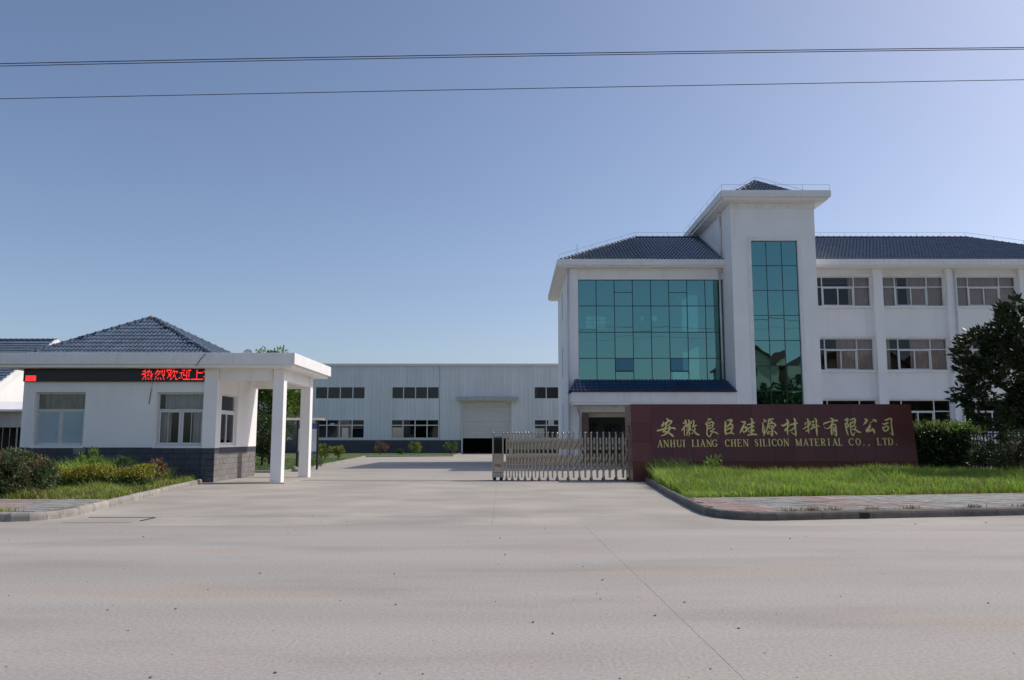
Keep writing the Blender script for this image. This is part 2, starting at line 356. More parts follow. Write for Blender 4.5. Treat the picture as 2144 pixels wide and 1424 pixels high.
KP = [(0, -.12), (0, .085), (.012, .125), (.04, .15), (.075, .157), (.12, .155), (.14, .14), (.14, -.12)]
def kerb_mesh(name, m, h=1.0):
    b = MB(); n = len(KP)
    b.add([(x, y, z * h) for x in (0, 1) for y, z in KP], [tuple(range(n)), tuple(range(n, 2 * n))[::-1]] + [(i, i + n, (i + 1) % n + n, (i + 1) % n) for i in range(n)])
    me = b.mesh(name, m); bm = bmesh.new(); bm.from_mesh(me); bmesh.ops.recalc_face_normals(bm, faces=bm.faces); bm.to_mesh(me); bm.free(); return me
def lay_kerb(path, me, parent, step=.95, flip=False):
    """kerb stones butted along a path; the road face is on the right of the walking direction"""
    for (x0, y0), (x1, y1) in zip(path, path[1:]):
        L = math.hypot(x1 - x0, y1 - y0); n = max(1, round(L / step)); a = math.atan2(y1 - y0, x1 - x0)
        for k in range(n):
            t = k / n; jit = random.uniform(-.006, .006)
            M4 = Matrix.Translation((x0 + (x1 - x0) * t, y0 + (y1 - y0) * t, jit)) @ Matrix.Rotation(a + random.uniform(-.004, .004), 4, 'Z') @ Matrix.Diagonal((L / n - .008, 1, 1, 1))
            place('kerb_stone', me, parent, M4)
kd = kerb_mesh('kerb_stone', 'kerb'); kl = kerb_mesh('kerb_stone', 'kerb_light'); ks = kerb_mesh('kerb_stone', 'kerb_light', .75)
def arc(cx, cy, r, a0, a1, n): return [(cx + r * math.cos(R(a0 + (a1 - a0) * i / n)), cy + r * math.sin(R(a0 + (a1 - a0) * i / n))) for i in range(n + 1)]

PM = {m: MB().box(-.118, .118, -.118, .118, -.022, .0).mesh('paver', 'paver_' + m) for m in ('grey', 'red')}
def pave(parent, poly, org, ang, rows, cols, red, cam_keep):
    """square pavers: those nearest the camera are single objects, the far rest one mesh"""
    ca, sa = math.cos(ang), math.sin(ang); cells = []
    for j in range(rows):
        for i in range(cols):
            u = (i + .5) * .25; v = (j + .5) * .25; x = org[0] + u * ca - v * sa; y = org[1] + u * sa + v * ca
            if inpoly(x, y, poly): cells.append((x * x + y * y + (0 if abs(x) < y * .66 else 1e4), x, y, red(i, j)))
    cells.sort(); rest = {'grey': MB(), 'red': MB()}
    for k, (d, x, y, rd) in enumerate(cells):
        m = 'red' if rd else 'grey'; z = .147 + random.uniform(-.004, .004)
        M4 = Matrix.Translation((x, y, z)) @ Matrix.Rotation(ang + random.uniform(-.012, .012), 4, 'Z') @ Matrix.Rotation(random.uniform(-.012, .012), 4, 'X')
        if k < cam_keep and d < 1e4: place('paver', PM[m], parent, M4)
        else: rest[m].add([M4 @ Vector(q) for q in ((-.118, -.118, 0), (.118, -.118, 0), (.118, .118, 0), (-.118, .118, 0), (-.118, -.118, -.02), (.118, -.118, -.02), (.118, .118, -.02), (-.118, .118, -.02))],
                            [(0, 1, 2, 3), (0, 4, 5, 1), (1, 5, 6, 2), (2, 6, 7, 3), (3, 7, 4, 0)])
    for m, b in rest.items():
        if b.v: tag(b.build('pavers', 'paver_' + m, parent, fix=False), kind='stuff')

# pavement and verge left of the driveway
LP_ = [(-32, 15.3), (-9.2, 15.3), (-8.78, 15.9), (-8.74, 16.4), (-9.12, 18.8), (-32, 18.8)]
pl = struct(MB().prism([(x, y, -.07) for x, y in LP_], (0, 0, .20)).build('pavement', 'mortar'))
lay_kerb([(-32, 15.2), (-9.3, 15.2)] + arc(-9.25, 15.8, .62, -85, 0, 3) + [(-8.62, 16.5), (-10.62, 28.25)], kl, pl)
pave(pl, [(-32, 15.36), (-9.25, 15.36), (-8.95, 15.9), (-8.9, 16.4), (-9.3, 18.75), (-32, 18.75)], (-22, 15.36), 0, 14, 60, lambda i, j: (i // 2) % 9 == 4 or (38 <= i < 49 and 3 <= j < 7) or j == 13, 180)
LS_ = [(-40, 18.8), (-9.12, 18.8), (-10.75, 28.28), (-10.75, 28.36), (-17.2, 28.36), (-17.2, 40), (-40, 40)]
struct(MB().prism([(x, y, -.07) for x, y in LS_], (0, 0, .18)).build('planting_bed', 'soil'))
# pavement and verge right of the driveway
AR = R(11.5); ux, uy = math.cos(AR), math.sin(AR)
def RP(u, v): return (4.45 + u * ux - v * uy, 15.42 + u * uy + v * ux)
RPoly = [RP(.1, .1), RP(30, .1), RP(30, 3.75), (4.15, 19.25), (3.97, 17.2), (4.0, 16.3), (4.2, 15.7)]
pr = struct(MB().prism([(x, y, -.07) for x, y in RPoly], (0, 0, .20)).build('pavement', 'mortar'))
lay_kerb([(4.72, 29.2), (4.12, 21.8), (3.84, 17.2)] + [(3.86, 16.4), (3.98, 15.9), (4.22, 15.55), (4.6, 15.38)] + [RP(.45, -.13), RP(30, -.13)], kd, pr)
pave(pr, RPoly, RP(-1.6, .02), AR, 15, 92, lambda i, j: i in (6, 7, 8, 9) and j < 13 or j in (0, 14) or ((i // 3) % 8 == 6 and j > 6) or (14 < i < 26 and 4 < j < 7), 300)
inlet = RP(2.25, -.135); ib = MB(); ib.box(inlet[0] - .12, inlet[0] + .12, inlet[1] - .012, inlet[1] + .02, .01, .11); ib.build('rain_inlet', 'rubber', pr)
RS_ = [(4.15, 19.25), RP(30, 3.75), (34, 31), (34, 32.5), (4.86, 32.5), (4.86, 29.3)]
struct(MB().prism([(x, y, -.07) for x, y in RS_], (0, 0, .19)).build('verge', 'turf'))
# lawns in the yard
def lawn(poly, kp):
    t = struct(MB().prism([(x, y, -.07) for x, y in poly], (0, 0, .16)).build('lawn', 'turf')); lay_kerb(kp, ks, t, 1.2); return t
YL = [(-34, 37.3), (-10.6, 37.3), (-10.55, 41.5), (-12.75, 70.1), (-5.5, 72.6), (-5.5, 86.3), (-34, 86.3)]
lawn(YL, [(-5.35, 86.2), (-5.35, 72.5), (-12.6, 69.95), (-10.4, 41.5), (-10.45, 37.15), (-34, 37.15)])
YR = [(.2, 72.8), (14, 73), (14, 86.3), (.2, 86.3)]
lawn(YR, [(14, 72.85), (.05, 72.65), (.05, 86.2)])
# steel plate over the drain at the driveway mouth
dc = thing('drain_cover', (-7.5, 15.6, 0), 'flat concrete drain cover let into driveway beside left kerb', 'drain cover')
MB().box(-8.15, -6.88, 15.0, 15.92, .0, .005).build('lid', 'drive_concrete', dc)
MB().box(-8.15, -6.88, 15.92, 15.965, .0, .011).build('gap_edge', 'rubber', dc)
MB().box(-6.88, -6.85, 15.3, 15.919, .0, .011).build('gap_edge', 'rubber', dc)
# loose stones on the road
b = MB(); ico = [(0, 0, 1), (.89, 0, .45), (.28, .85, .45), (-.72, .53, .45), (-.72, -.53, .45), (.28, -.85, .45), (.72, .53, -.4), (-.28, .85, -.4), (-.89, 0, -.4), (-.28, -.85, -.4), (.72, -.53, -.4)]
icf = [(0, 1, 2), (0, 2, 3), (0, 3, 4), (0, 4, 5), (0, 5, 1), (1, 6, 2), (2, 6, 7), (2, 7, 3), (3, 7, 8), (3, 8, 4), (4, 8, 9), (4, 9, 5), (5, 9, 10), (5, 10, 1), (1, 10, 6)]
for k in range(140):
    y = 4.6 + 12.5 * random.random() ** 1.3; x = random.uniform(-.68, .68) * y; r = random.choice([.003, .003, .004, .004, .005, .006, .009]) * (1 + .04 * y)
    if y > 15 and not -8 < x < 3.5: continue
    sx, sy = random.uniform(.7, 1.4), random.uniform(.7, 1.3); b.add([(x + p[0] * r * sx, y + p[1] * r * sy, r * .35 + p[2] * r * .7) for p in ico], icf)
tag(b.build('gravel', 'pebble', loc=Vector((0, 8, 0)), fix=False), 'loose dark pebbles scattered over the concrete road', 'gravel', kind='stuff')

# ================================================================ roofs of pressed tiles
WAVE = [0.0, .55, 1.0, .55]
def tile_profile(u, ww): return WAVE[int(round(u / ww * 4)) % 4]
def tile_mesh(name, m, w=.3, e=.32, hgt=.04, nw=2):
    """one roof tile: waves across, its lower edge raised over the tile below (x across, y up the slope, z out)"""
    n = nw * 4; b = MB(); vs = []; fs = []
    for i in range(n + 1):
        u = w * i / n; h = tile_profile(u, w / nw) * hgt
        vs += [(u, 0, h + .008), (u, 0, h + .03), (u, e + .02, h + .004)]
    for i in range(n):
        a = i * 3; fs += [(a, a + 3, a + 4, a + 1), (a + 1, a + 4, a + 5, a + 2)]
    return b.add(vs, fs).mesh(name, m)
def roof_frame(A, B, C):
    """eave from A to B, C somewhere up the slope -> matrix with x along the eave, y up the slope"""
    A, B, C = Vector(A), Vector(B), Vector(C); x = (B - A).normalized(); n = x.cross(C - A).normalized(); y = n.cross(x)
    return Matrix((( x.x, y.x, n.x, A.x), (x.y, y.y, n.y, A.y), (x.z, y.z, n.z, A.z), (0, 0, 0, 1))), (B - A).length, (C - A).dot(y), (C - A).dot(x)
def roof_face(parent, A, B, C, D, m, tiles=None, w=.3, e=.32, hgt=.04, nw=2, skip=False):
    """hip roof face: eave A-B, top edge D-C (D above A); a bed with tiles on it, as objects (tiles=mesh) or as one mesh"""
    M4, L, S, cu = roof_frame(A, B, D); offL = cu; offR = L - (Vector(C) - Vector(A)).dot(M4.to_3x3() @ Vector((1, 0, 0)))
    MB().flat([A, B, C, D] if (Vector(C) - Vector(D)).length > .01 else [A, B, C]).build('roof_bed', m, parent)
    if skip: return
    rows = int(S / e); cols = int(L / w); st = MB(); x0 = (L - cols * w) / 2
    for r in range(rows):
        s = r * e; sm = s + e * .5
        for c in range(cols):
            u = x0 + c * w; um = u + w / 2
            if um < offL * sm / S - w * .12 or um > L - offR * sm / S + w * .12: continue
            if tiles is not None: place('roof_tile', tiles, parent, M4 @ Matrix.Translation((u, s, .004 + random.uniform(0, .003))))
            else:
                n = nw * 4; vs = []; fs = []
                for i in range(n + 1):
                    h = WAVE[i % 4] * hgt; q = u + w * i / n
                    vs += [M4 @ Vector((q, s, h + .006)), M4 @ Vector((q, s, h + .05)), M4 @ Vector((q, s + e + .02, h + .004))]
                for i in range(n): a = i * 3; fs += [(a, a + 3, a + 4, a + 1), (a + 1, a + 4, a + 5, a + 2)]
                st.add(vs, fs)
    if st.v: tag(st.build('roof_tiles', m, parent, fix=False), kind='stuff')
def cap_mesh(name, m, L=.36, r=.10):
    b = MB(); vs = []; fs = []; n = 6; ring = [(0, r * .9), (.04, r * 1.25), (.09, r * 1.22), (.11, r), (L + .03, r * .88)]
    for x, q in ring:
        for k in range(n + 1):
            a = math.pi * (k / n * 1.16 - .08); vs.append((x, -q * math.cos(a), q * math.sin(a) * .95))
    for i in range(len(ring) - 1):
        for k in range(n): j = i * (n + 1) + k; fs.append((j, j + 1, j + n + 2, j + n + 1))
    fs.append(tuple(range(n + 1)))
    return b.add(vs, fs).mesh(name, m, smooth=False)
def lay_caps(parent, A, B, me, L=.36, stuff=None):
    A, B = Vector(A), Vector(B); d = (B - A); n = max(1, round(d.length / L)); x = d.normalized(); y = Vector((0, 0, 1)).cross(x).normalized(); z = x.cross(y)
    sx = d.length / n / L
    for k in range(n):
        p = A + d * (k / n); M4 = Matrix(((x.x * sx, y.x, z.x, p.x), (x.y * sx, y.y, z.y, p.y), (x.z * sx, y.z, z.z, p.z), (0, 0, 0, 1)))
        if stuff is None: place('ridge_tile', me, parent, M4)
        else: stuff.add([M4 @ v.co for v in me.vertices], [tuple(p.vertices) for p in me.polygons])
def curtain(x0, x1, z0, z1, y, m, parent, amp=.035, wl=.13):
    b = MB(); n = max(8, int((x1 - x0) / wl * 6)); ph = random.random() * 6
    vs = []
    for i in range(n + 1):
        x = x0 + (x1 - x0) * i / n; o = amp * math.sin(2 * math.pi * x / wl + ph + .8 * math.sin(x * 5)) ; vs += [(x, y + o * .7, z0), (x, y + o, z1)]
    b.add(vs, [(2 * i, 2 * i + 2, 2 * i + 3, 2 * i + 1) for i in range(n)]); return b.build('curtain', m, parent, smooth=True, fix=False)

# ================================================================ gatehouse
gh = thing('gatehouse', (-13.8, 31, 0), 'white gatehouse with blue tiled hip roof, grey block base and pillared porch', 'gatehouse')
GX0, GX1, GY0, GY1, GZ = -17.08, -10.45, 28.4, 33.4, 3.95
wl, wr = (-16.66, -14.9, 1.27, 3.14), (-12.42, -10.74, 1.27, 3.14)
b = MB(); b.wall(GX0, GX1, 1.22, GZ, GY0, GY0 + .26, [wl, wr]); b.build('wall', 'white_paint', gh)
sw = (29.3, 31.02, 1.27, 3.14)
b = MB(); b.wall(GY0 + .26, GY1, 1.22, GZ, GX1, GX1 - .26, [sw], 'y'); b.build('wall', 'white_paint', gh)
b = MB(); b.wall(GY0 + .26, GY1, 0, GZ, GX0, GX0 + .26, (), 'y'); b.box(GX0 + .26, GX1 - .26, GY1 - .26, GY1, 0, GZ); b.build('wall', 'white_paint', gh)
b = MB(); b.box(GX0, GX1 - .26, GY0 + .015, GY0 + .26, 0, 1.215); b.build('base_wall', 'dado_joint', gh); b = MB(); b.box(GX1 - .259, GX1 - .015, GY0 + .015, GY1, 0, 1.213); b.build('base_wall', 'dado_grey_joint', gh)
b = MB(); b.box(GX0 + .27, GX1 - .27, GY0 + .27, GY1 - .27, .02, .3); b.build('floor', 'grey_plaster', gh)
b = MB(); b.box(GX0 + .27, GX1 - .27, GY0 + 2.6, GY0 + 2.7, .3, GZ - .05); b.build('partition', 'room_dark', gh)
# corner pier, proud of the front
MB().box(-10.735, -10.27, 28.3, 28.398, 1.2, GZ).build('pier', 'white_paint', gh); MB().box(GX1 + .002, -10.27, 28.399, 28.72, 1.2, GZ).build('pier', 'white_paint', gh)
# grey painted blocks of the base
bl = {}
def block(parent, x0, x1, y, z0, z1, face, m='dado_paint'):
    L = round(x1 - x0, 3); h = round(z1 - z0, 3); key = (L, h, m)
    if key not in bl:
        o = MB(); o.box(0, L, -.012, .03, 0, h); me = o.mesh('brick', m); bm = bmesh.new(); bm.from_mesh(me)
        bmesh.ops.bevel(bm, geom=[e for e in bm.edges if all(v.co.y < 0 for v in e.verts)], offset=.008, segments=1, affect='EDGES'); bm.to_mesh(me); bm.free(); bl[key] = me
    if face == 'x': M4 = Matrix.Translation((x0, y + random.uniform(-.003, .003), z0))
    else: M4 = Matrix.Translation((y + random.uniform(-.003, .003), x0, z0)) @ Matrix.Rotation(math.pi / 2, 4, 'Z')
    place('brick', bl[key], parent, M4)
def courses(parent, a0, a1, y, face, z0=.03, h=.197, n=6, L=.395, m='dado_paint'):
    for k in range(n):
        x = a0 - (L / 2 if k % 2 else 0)
        while x < a1 - .01:
            p, q = max(x, a0), min(x + L, a1)
            if q - p > .05: block(parent, p + .004, q - .004, y, z0 + k * h, z0 + (k + 1) * h - .008, face, m if k < n - 1 else 'dado_paint')
            x += L
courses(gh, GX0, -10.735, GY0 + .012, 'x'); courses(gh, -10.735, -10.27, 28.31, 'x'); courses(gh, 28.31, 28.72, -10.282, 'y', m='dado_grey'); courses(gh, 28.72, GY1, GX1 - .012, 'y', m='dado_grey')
b = MB(); b.box(-10.73, -10.285, 28.315, 28.41, 0, 1.2); b.box(GX1 - .01, -10.285, 28.41, 28.71, 0, 1.2); b.build('base_wall', 'dado_joint', gh)
def frame(parent, x0, x1, z0, z1, y, bars_v, bars_h, t=.06, d=.07, m='upvc'):
    """window frame: outer rim and bars; bars_v (x, z0, z1), bars_h (z, x0, x1)"""
    b = MB(); b.box(x0, x1, y, y + d, z0, z0 + t); b.box(x0, x1, y, y + d, z1 - t, z1); b.box(x0, x0 + t, y, y + d, z0 + t, z1 - t); b.box(x1 - t, x1, y, y + d, z0 + t, z1 - t)
    for z, p, q in bars_h: b.box(p, q, y + .002, y + d - .002, z - t / 2, z + t / 2)
    for x, p, q in bars_v: b.box(x - t / 2, x + t / 2, y + .004, y + d - .004, p, q)
    return b.build('window', m, parent)
def pane(parent, x0, x1, z0, z1, y, m='glass_clear', name='pane'):
    return MB().box(x0, x1, y, y + .008, z0, z1).build(name, m, parent)
def sash(parent, x0, x1, z0, z1, y, m='upvc', t=.045):
    b = MB(); b.wall(x0, x1, z0, z1, y, y + .035, [(x0 + t, x1 - t, z0 + t, z1 - t)]); return b.build('sash', m, parent)
for (x0, x1, z0, z1), kind in ((wl, 'film'), (wr, 'curt')):
    y = GY0 + .13; zt = 2.52; xm = (x0 + x1) / 2
    wn = frame(gh, x0, x1, z0, z1, y, [(xm, z0, zt)], [(zt, x0 + .06, x1 - .06)], .07, .08, 'upvc_old')
    MB().box(x0 - .06, x1 + .04, GY0 - .035, GY0 + .14, z0 - .07, z0 - .002).build('sill', 'trim_paint', wn)
    pane(wn, x0 + .06, x1 - .06, zt + .035, z1 - .06, y + .04)
    if kind == 'film':
        for p, q in ((x0 + .075, xm - .035), (xm + .035, x1 - .075)):
            sash(wn, p, q, z0 + .07, zt - .035, y + .02, 'upvc_old', .04); MB().box(p + .04, q - .04, y + .03, y + .04, z0 + .11, zt - .075).build('blind_panel', 'film_blue', wn)
        MB().box(x0 + .25, x1 - .09, y + .10, y + .11, zt + .03, z1 - .05).build('paper_sheet', 'paper', wn)
    else:
        sash(wn, x0 + .075, xm - .035, z0 + .07, zt - .035, y + .022); sash(wn, xm + .035, x1 - .075, z0 + .07, zt - .035, y + .022)
        MB().box(x0 + .36, x0 + .39, y + .06, y + .075, z0 + .08, zt - .05).build('sash', 'upvc', wn); MB().box(xm + .33, xm + .36, y + .06, y + .075, z0 + .08, zt - .05).build('sash', 'upvc', wn)
        pane(wn, x0 + .1, xm - .06, z0 + .1, zt - .06, y + .035); pane(wn, xm + .06, x1 - .1, z0 + .1, zt - .06, y + .035)
        curtain(x0 - .05, x0 + .42, z0 - .1, zt + .05, y + .2, 'curtain_grey', wn); curtain(xm + .35, x1 + .1, z0 - .1, zt + .05, y + .2, 'curtain_grey', wn); curtain(x0 + .15, x1 + .1, zt - .02, z1 + .05, y + .24, 'curtain_grey', wn)
# window in the side under the porch
x = GX1 - .17; y0, y1, z0, z1 = sw
b = MB(); b.wall(y0, y1, z0, z1, x, x + .07, [(y0 + .06, y1 - .06, z0 + .06, 2.46), (y0 + .06, y1 - .06, 2.56, z1 - .06)], 'y'); wn = b.build('window', 'upvc', gh)
ym = (y0 + y1) / 2
b = MB(); b.wall(y0 + .06, ym + .03, z0 + .06, 2.46, x + .02, x + .05, [(y0 + .11, ym - .02, z0 + .11, 2.41)], 'y'); b.wall(ym - .03, y1 - .06, z0 + .06, 2.46, x + .052, x + .075, [(ym + .02, y1 - .11, z0 + .11, 2.41)], 'y'); b.build('sash', 'upvc', wn)
for p in ((y0 + .07, y1 - .07, 2.57, z1 - .07), (y0 + .11, ym - .02, z0 + .11, 2.41), (ym + .02, y1 - .11, z0 + .11, 2.41)):
    MB().box(x + .034, x + .04, *p).build('pane', 'glass_clear', wn)
# canopy slab, beams and pillars
ca = MB(); ca.box(-17.75, -7.45, 27.7, 33.35, 4.06, 4.45); o = ca.build('canopy', 'trim_paint', gh); bevel(o, .012)
MB().box(-17.65, -7.56, 27.8, 33.25, 3.955, 4.058).build('soffit', 'white_paint', gh)
b = MB(); b.box(-10.26, -8.38, 28.42, 28.74, 3.55, 3.953); b.build('beam', 'white_paint', gh)
b = MB(); b.box(-10.26, -8.36, 32.12, 32.44, 3.5, 3.953); b.build('beam', 'white_paint', gh)
b = MB(); b.box(-8.3, -8.0, 28.74, 32.06, 3.55, 3.953); b.build('beam', 'white_paint', gh)
for y in (28.32, 32.08): bevel(MB().box(-8.34, -7.96, y, y + .40, 0, 3.954).build('pillar', 'white_paint', gh), .01)
b = MB(); b.tube([(-9.25, 31.2, 3.86), (-9.25, 31.2, 3.955)], [.13, .17], 14); b.build('ceiling_lamp', 'lamp_cream', gh)
MB().box(-10.6, -7.75, 28.0, 33.3, .0, .03).build('step', 'drive_concrete', gh)
# hip roof
A, B, C, D = (-16.95, 28.15, 4.42), (-10.45, 28.15, 4.42), (-10.45, 33.75, 4.42), (-16.95, 33.75, 4.42); E1, E2 = (-13.98, 30.95, 6.1), (-13.78, 30.95, 6.1)
tm = tile_mesh('roof_tile', 'tile_blue')
roof_face(gh, A, B, E2, E1, 'tile_blue', tm); roof_face(gh, B, C, E2, E2, 'tile_blue', tm); roof_face(gh, D, A, E1, E1, 'tile_blue'); roof_face(gh, C, D, E1, E2, 'tile_blue', skip=True)
cm = cap_mesh('ridge_tile', 'tile_blue', .3, .075); up = Vector((0, 0, .03))
for q, e in ((A, E1), (B, E2), (C, E2), (D, E1)): lay_caps(gh, Vector(q) + up, Vector(e) + up, cm, .3)
b = MB(); b.ball((-13.88, 30.95, 6.15), .13, 10, 6, .7); b.build('finial', 'kerb_light', gh)
# satellite dish standing on the canopy
sd = thing('satellite_dish', (-9.75, 29.9, 4.45), 'small grey satellite dish on top of the gatehouse canopy', 'satellite dish')
b = MB(); n = 14; vs = [(-9.75, 29.9, 4.62)]; fs = []
for j, (rr, dd) in enumerate(((.13, .02), (.2, .06))):
    for k in range(n): a = 2 * math.pi * k / n; vs.append((-9.75 + rr * math.cos(a) * .96, 29.9 - dd, 4.62 + rr * math.sin(a)))
fs += [(0, 1 + k, 1 + (k + 1) % n) for k in range(n)] + [(1 + k, 1 + n + k, 1 + n + (k + 1) % n, 1 + (k + 1) % n) for k in range(n)]
o = b.add(vs, fs).build('dish', 'grey_plaster', sd, smooth=True); s_ = o.modifiers.new('solid', 'SOLIDIFY'); s_.thickness = .02
MB().tube([(-9.75, 29.92, 4.45), (-9.75, 29.92, 4.60)], .025, 6).build('mast', 'steel_dull', sd); MB().tube([(-9.75, 29.9, 4.50), (-9.75, 29.6, 4.68)], .012, 5).build('feed_arm', 'steel_dull', sd)

q = P(165, 941, 28.38); b = MB(); b.prism([(q.x - .2, 28.385, q.z - .16), (q.x - .02, 28.385, q.z - .19), (q.x + .06, 28.385, q.z - .1), (q.x + .21, 28.385, q.z - .13), (q.x + .22, 28.385, q.z + .08), (q.x - .19, 28.385, q.z + .08)], (0, .02, 0)); b.build('bare_plaster_patch', 'stone', gh)
# LED message board under the canopy
lb = thing('message_board', (-13.9, 28.3, 3.72), 'long black LED board with red dot lettering above gatehouse windows', 'LED board')
bevel(MB().box(-17.05, -10.74, 28.27, 28.396, 3.50, 3.94).build('cabinet', 'led_black', lb), .008)
LED = {'热': ["....#....#", ".####..####.#", "....#.#..#..#", "#####...#...#.#", "....#..#.#..##", "...#.#......##.", "..#..#..#..#", ".#...#...#...#"],
       '烈': ["....#.....#..#", "...######.#..#", "..##...#..#..#", ".#...##...#..#", "....#......###", "..#.........#", "..#..#..#...#", ".#...#...#...#"],
       '欢': ["#######..#", "#....#..#######", "..#..#.#..#..#", "...##.#...#", "...###...#.#", "..#..#...#.#", ".#.....#....#", ".....##.....###"],
       '迎': ["....#.##..######", "......#...#..#", "#####.#...#..#", "...#..#...#..#", "...#..###.#..#", "...#......#..#", "##..#.....#", "......#########"],
       '上': [".......#", ".......#", ".......########", ".......#", ".......#", ".......#", ".......#", "################"], '海': ["", "#", "", "", "", "#", "", ""]}
pz0, pz1 = P(350, 794.3, 28.27).z, P(350, 775.2, 28.27).z
for k, (ch, rowsl) in enumerate(LED.items()):
    b = MB()
    for r, line in enumerate(rowsl):
        for c_, q in enumerate(line):
            if q == '#':
                x = P(280 + (225 + k * 347 + c_ * 21.2 + 10) / 13.4, 785, 28.27).x; z = pz1 + (pz0 - pz1) * r / 7
                b.box(x - .0125, x + .0125, 28.262, 28.272, z - .015, z + .015)
    tag(b.build('led_character', 'led_red', lb, fix=False), kind='stuff')
b = MB(); x0, x1 = P(53.5, 792, 28.27).x, P(75.5, 792, 28.27).x
for r in range(5): z = P(64, 797 - r * 2.4, 28.27).z; b.box(x0, x1, 28.262, 28.272, z - .013, z + .013)
tag(b.build('led_block', 'led_red', lb, fix=False), kind='stuff')
b = MB(); b.tube([P(430, 741, 27.69), P(420, 752, 27.68), P(412, 764, 27.69), P(404, 771, 28.2), P(320, 799, 28.36), P(316, 820, 28.37), P(312, 846, 28.38)], .011, 5); o = b.build('cable', 'wire', loc=P(312, 846, 28.38))
tag(o, 'thin dark cable dangling from the canopy over the LED board', 'cable')

# ================================================================ stainless folding gate
GYA, GYB = 30.12, 30.48                                          # front and rear row of uprights
gt = thing('folding_gate', (1.8, 30.3, 0), 'stainless steel folding gate drawn half open against the granite sign', 'gate')
zx = [240, 278, 313, 350, 387, 428, 470, 512, 557, 600, 648, 700, 755, 812, 870, 937, 1007, 1075, 1148, 1220, 1295, 1370, 1447, 1524, 1603, 1690, 1762]
gx = [P(1020 + q / 5.934, 950, GYA).x for q in zx]
def gbar(a, b_, r=.011): return MB().tube([a, b_], r, 5)
pm = MB().box(-.026, .026, -.018, .018, .10, 1.70).mesh('post', 'steel'); pb = MB().box(-.016, .016, -.014, .014, .10, 1.58).mesh('rear_post', 'steel')
bc = MB(); bc.ball((0, 0, 1.735), .042, 8, 6); bc.tube([(0, 0, 1.69), (0, 0, 1.71)], .03, 8); bc = bc.mesh('post_cap', 'steel', True)
wh = MB(); wh.tube([(0, -.02, .05), (0, .02, .05)], .05, 12); wh = wh.mesh('wheel', 'rubber')
fk = MB(); fk.box(-.035, .035, -.03, -.022, .03, .16); fk.box(-.035, .035, .022, .03, .03, .16); fk.box(-.03, .03, -.03, .03, .10, .17); fk = fk.mesh('wheel_fork', 'steel_dull')
for i, x in enumerate(gx):
    for y in (GYA, GYB):
        place('post', pm if y == GYA else pb, gt, loc=(x, y, 0))
    place('post_cap', bc, gt, loc=(x, GYA, 0))
    if i % 2 == 0:
        place('wheel', wh, gt, loc=(x, GYA, 0)); place('wheel_fork', fk, gt, loc=(x, GYA, 0)); place('wheel', wh, gt, loc=(x, GYB, 0))
    if i + 1 < len(gx):
        x2 = gx[i + 1]; xm = (x + x2) / 2
        for y in (GYA + .03, GYB - .03):
            b = MB(); b.tube([(x, y, .45), (x2, y, .95)], .010, 5); b.tube([(x, y + .012, .95), (x2, y + .012, .45)], .010, 5)
            b.tube([(x, y, 1.05), (x2, y, 1.5)], .010, 5); b.tube([(x, y + .012, 1.5), (x2, y + .012, 1.05)], .010, 5)
            b.build('lattice_bars', 'steel', gt, fix=False)
        # flat shield plates of the scissor linkage, pointed at both ends
        for za, zb in ((.55, .98), (1.12, 1.56)):
            b = MB(); w2 = (x2 - x) * .34; b.prism([(xm - w2, GYA + .06, za + .09), (xm, GYA + .06, za), (xm + w2, GYA + .06, za + .09), (xm + w2, GYA + .06, zb - .12), (xm, GYA + .06, zb), (xm - w2, GYA + .06, zb - .12)], (0, .012, 0)) if i < 18 else b.box(xm - .03, xm + .03, GYA + .06, GYA + .075, za, zb)
            b.build('link_plate', 'steel', gt)
        b = MB(); b.tube([(x, GYA + .02, .32), (x2, GYA + .02, .62)], .012, 5); b.build('brace', 'steel', gt, fix=False)
    b = MB(); b.box(x - .012, x + .012, GYA, GYB, 1.50, 1.54); b.box(x - .012, x + .012, GYA, GYB, .16, .20); b.build('frame_tie', 'steel', gt)
# the driving head at its free end
hx0, hx1 = P(1031, 950, GYA).x, P(1054, 950, GYA).x
for x in (hx0 + .02, hx1 - .02):
    for y in (GYA, GYB): place('post', pm, gt, loc=(x, y, .0)); place('post_cap', bc, gt, loc=(x, y, 0))
hb = MB(); hb.box(hx0 + .044, hx1 - .044, GYA - .008, GYB + .01, .30, .98); hb = bevel(hb.build('motor_housing', 'steel', gt), .01)
MB().box(hx0 + .044, hx1 - .044, GYA + .01, GYB - .01, .985, 1.60).build('top_panel', 'glass_dark', gt)
MB().box(hx0, hx1, GYA - .02, GYB + .02, .12, .295).build('chassis', 'steel_dull', gt)
b = MB(); cxh, czh = (hx0 + hx1) / 2, .55
for k in (-1, 1): b.tube([(cxh + k * .05 + .065 * math.cos(a), GYA - .016, czh + k * -.012 + .035 * math.sin(a)) for a in np.linspace(0, 2 * math.pi, 13)], .011, 5)
b.build('emblem', 'dark_iron', gt)
for x in (hx0 + .08, hx1 - .08): place('wheel', wh, gt, Matrix.Translation((x, GYA, 0)) @ Matrix.Diagonal((1.3, 1, 1.3, 1))); place('wheel', wh, gt, Matrix.Translation((x, GYB, 0)) @ Matrix.Diagonal((1.3, 1, 1.3, 1)))
tr = thing('gate_track', (-3, 30.3, 0), 'dark steel gate track set in the concrete across the driveway', 'gate track')
for y in (GYA, GYB): MB().box(-10.2, 4.25, y - .022, y + .022, -.02, .004).build('rail', 'rail_steel', tr)

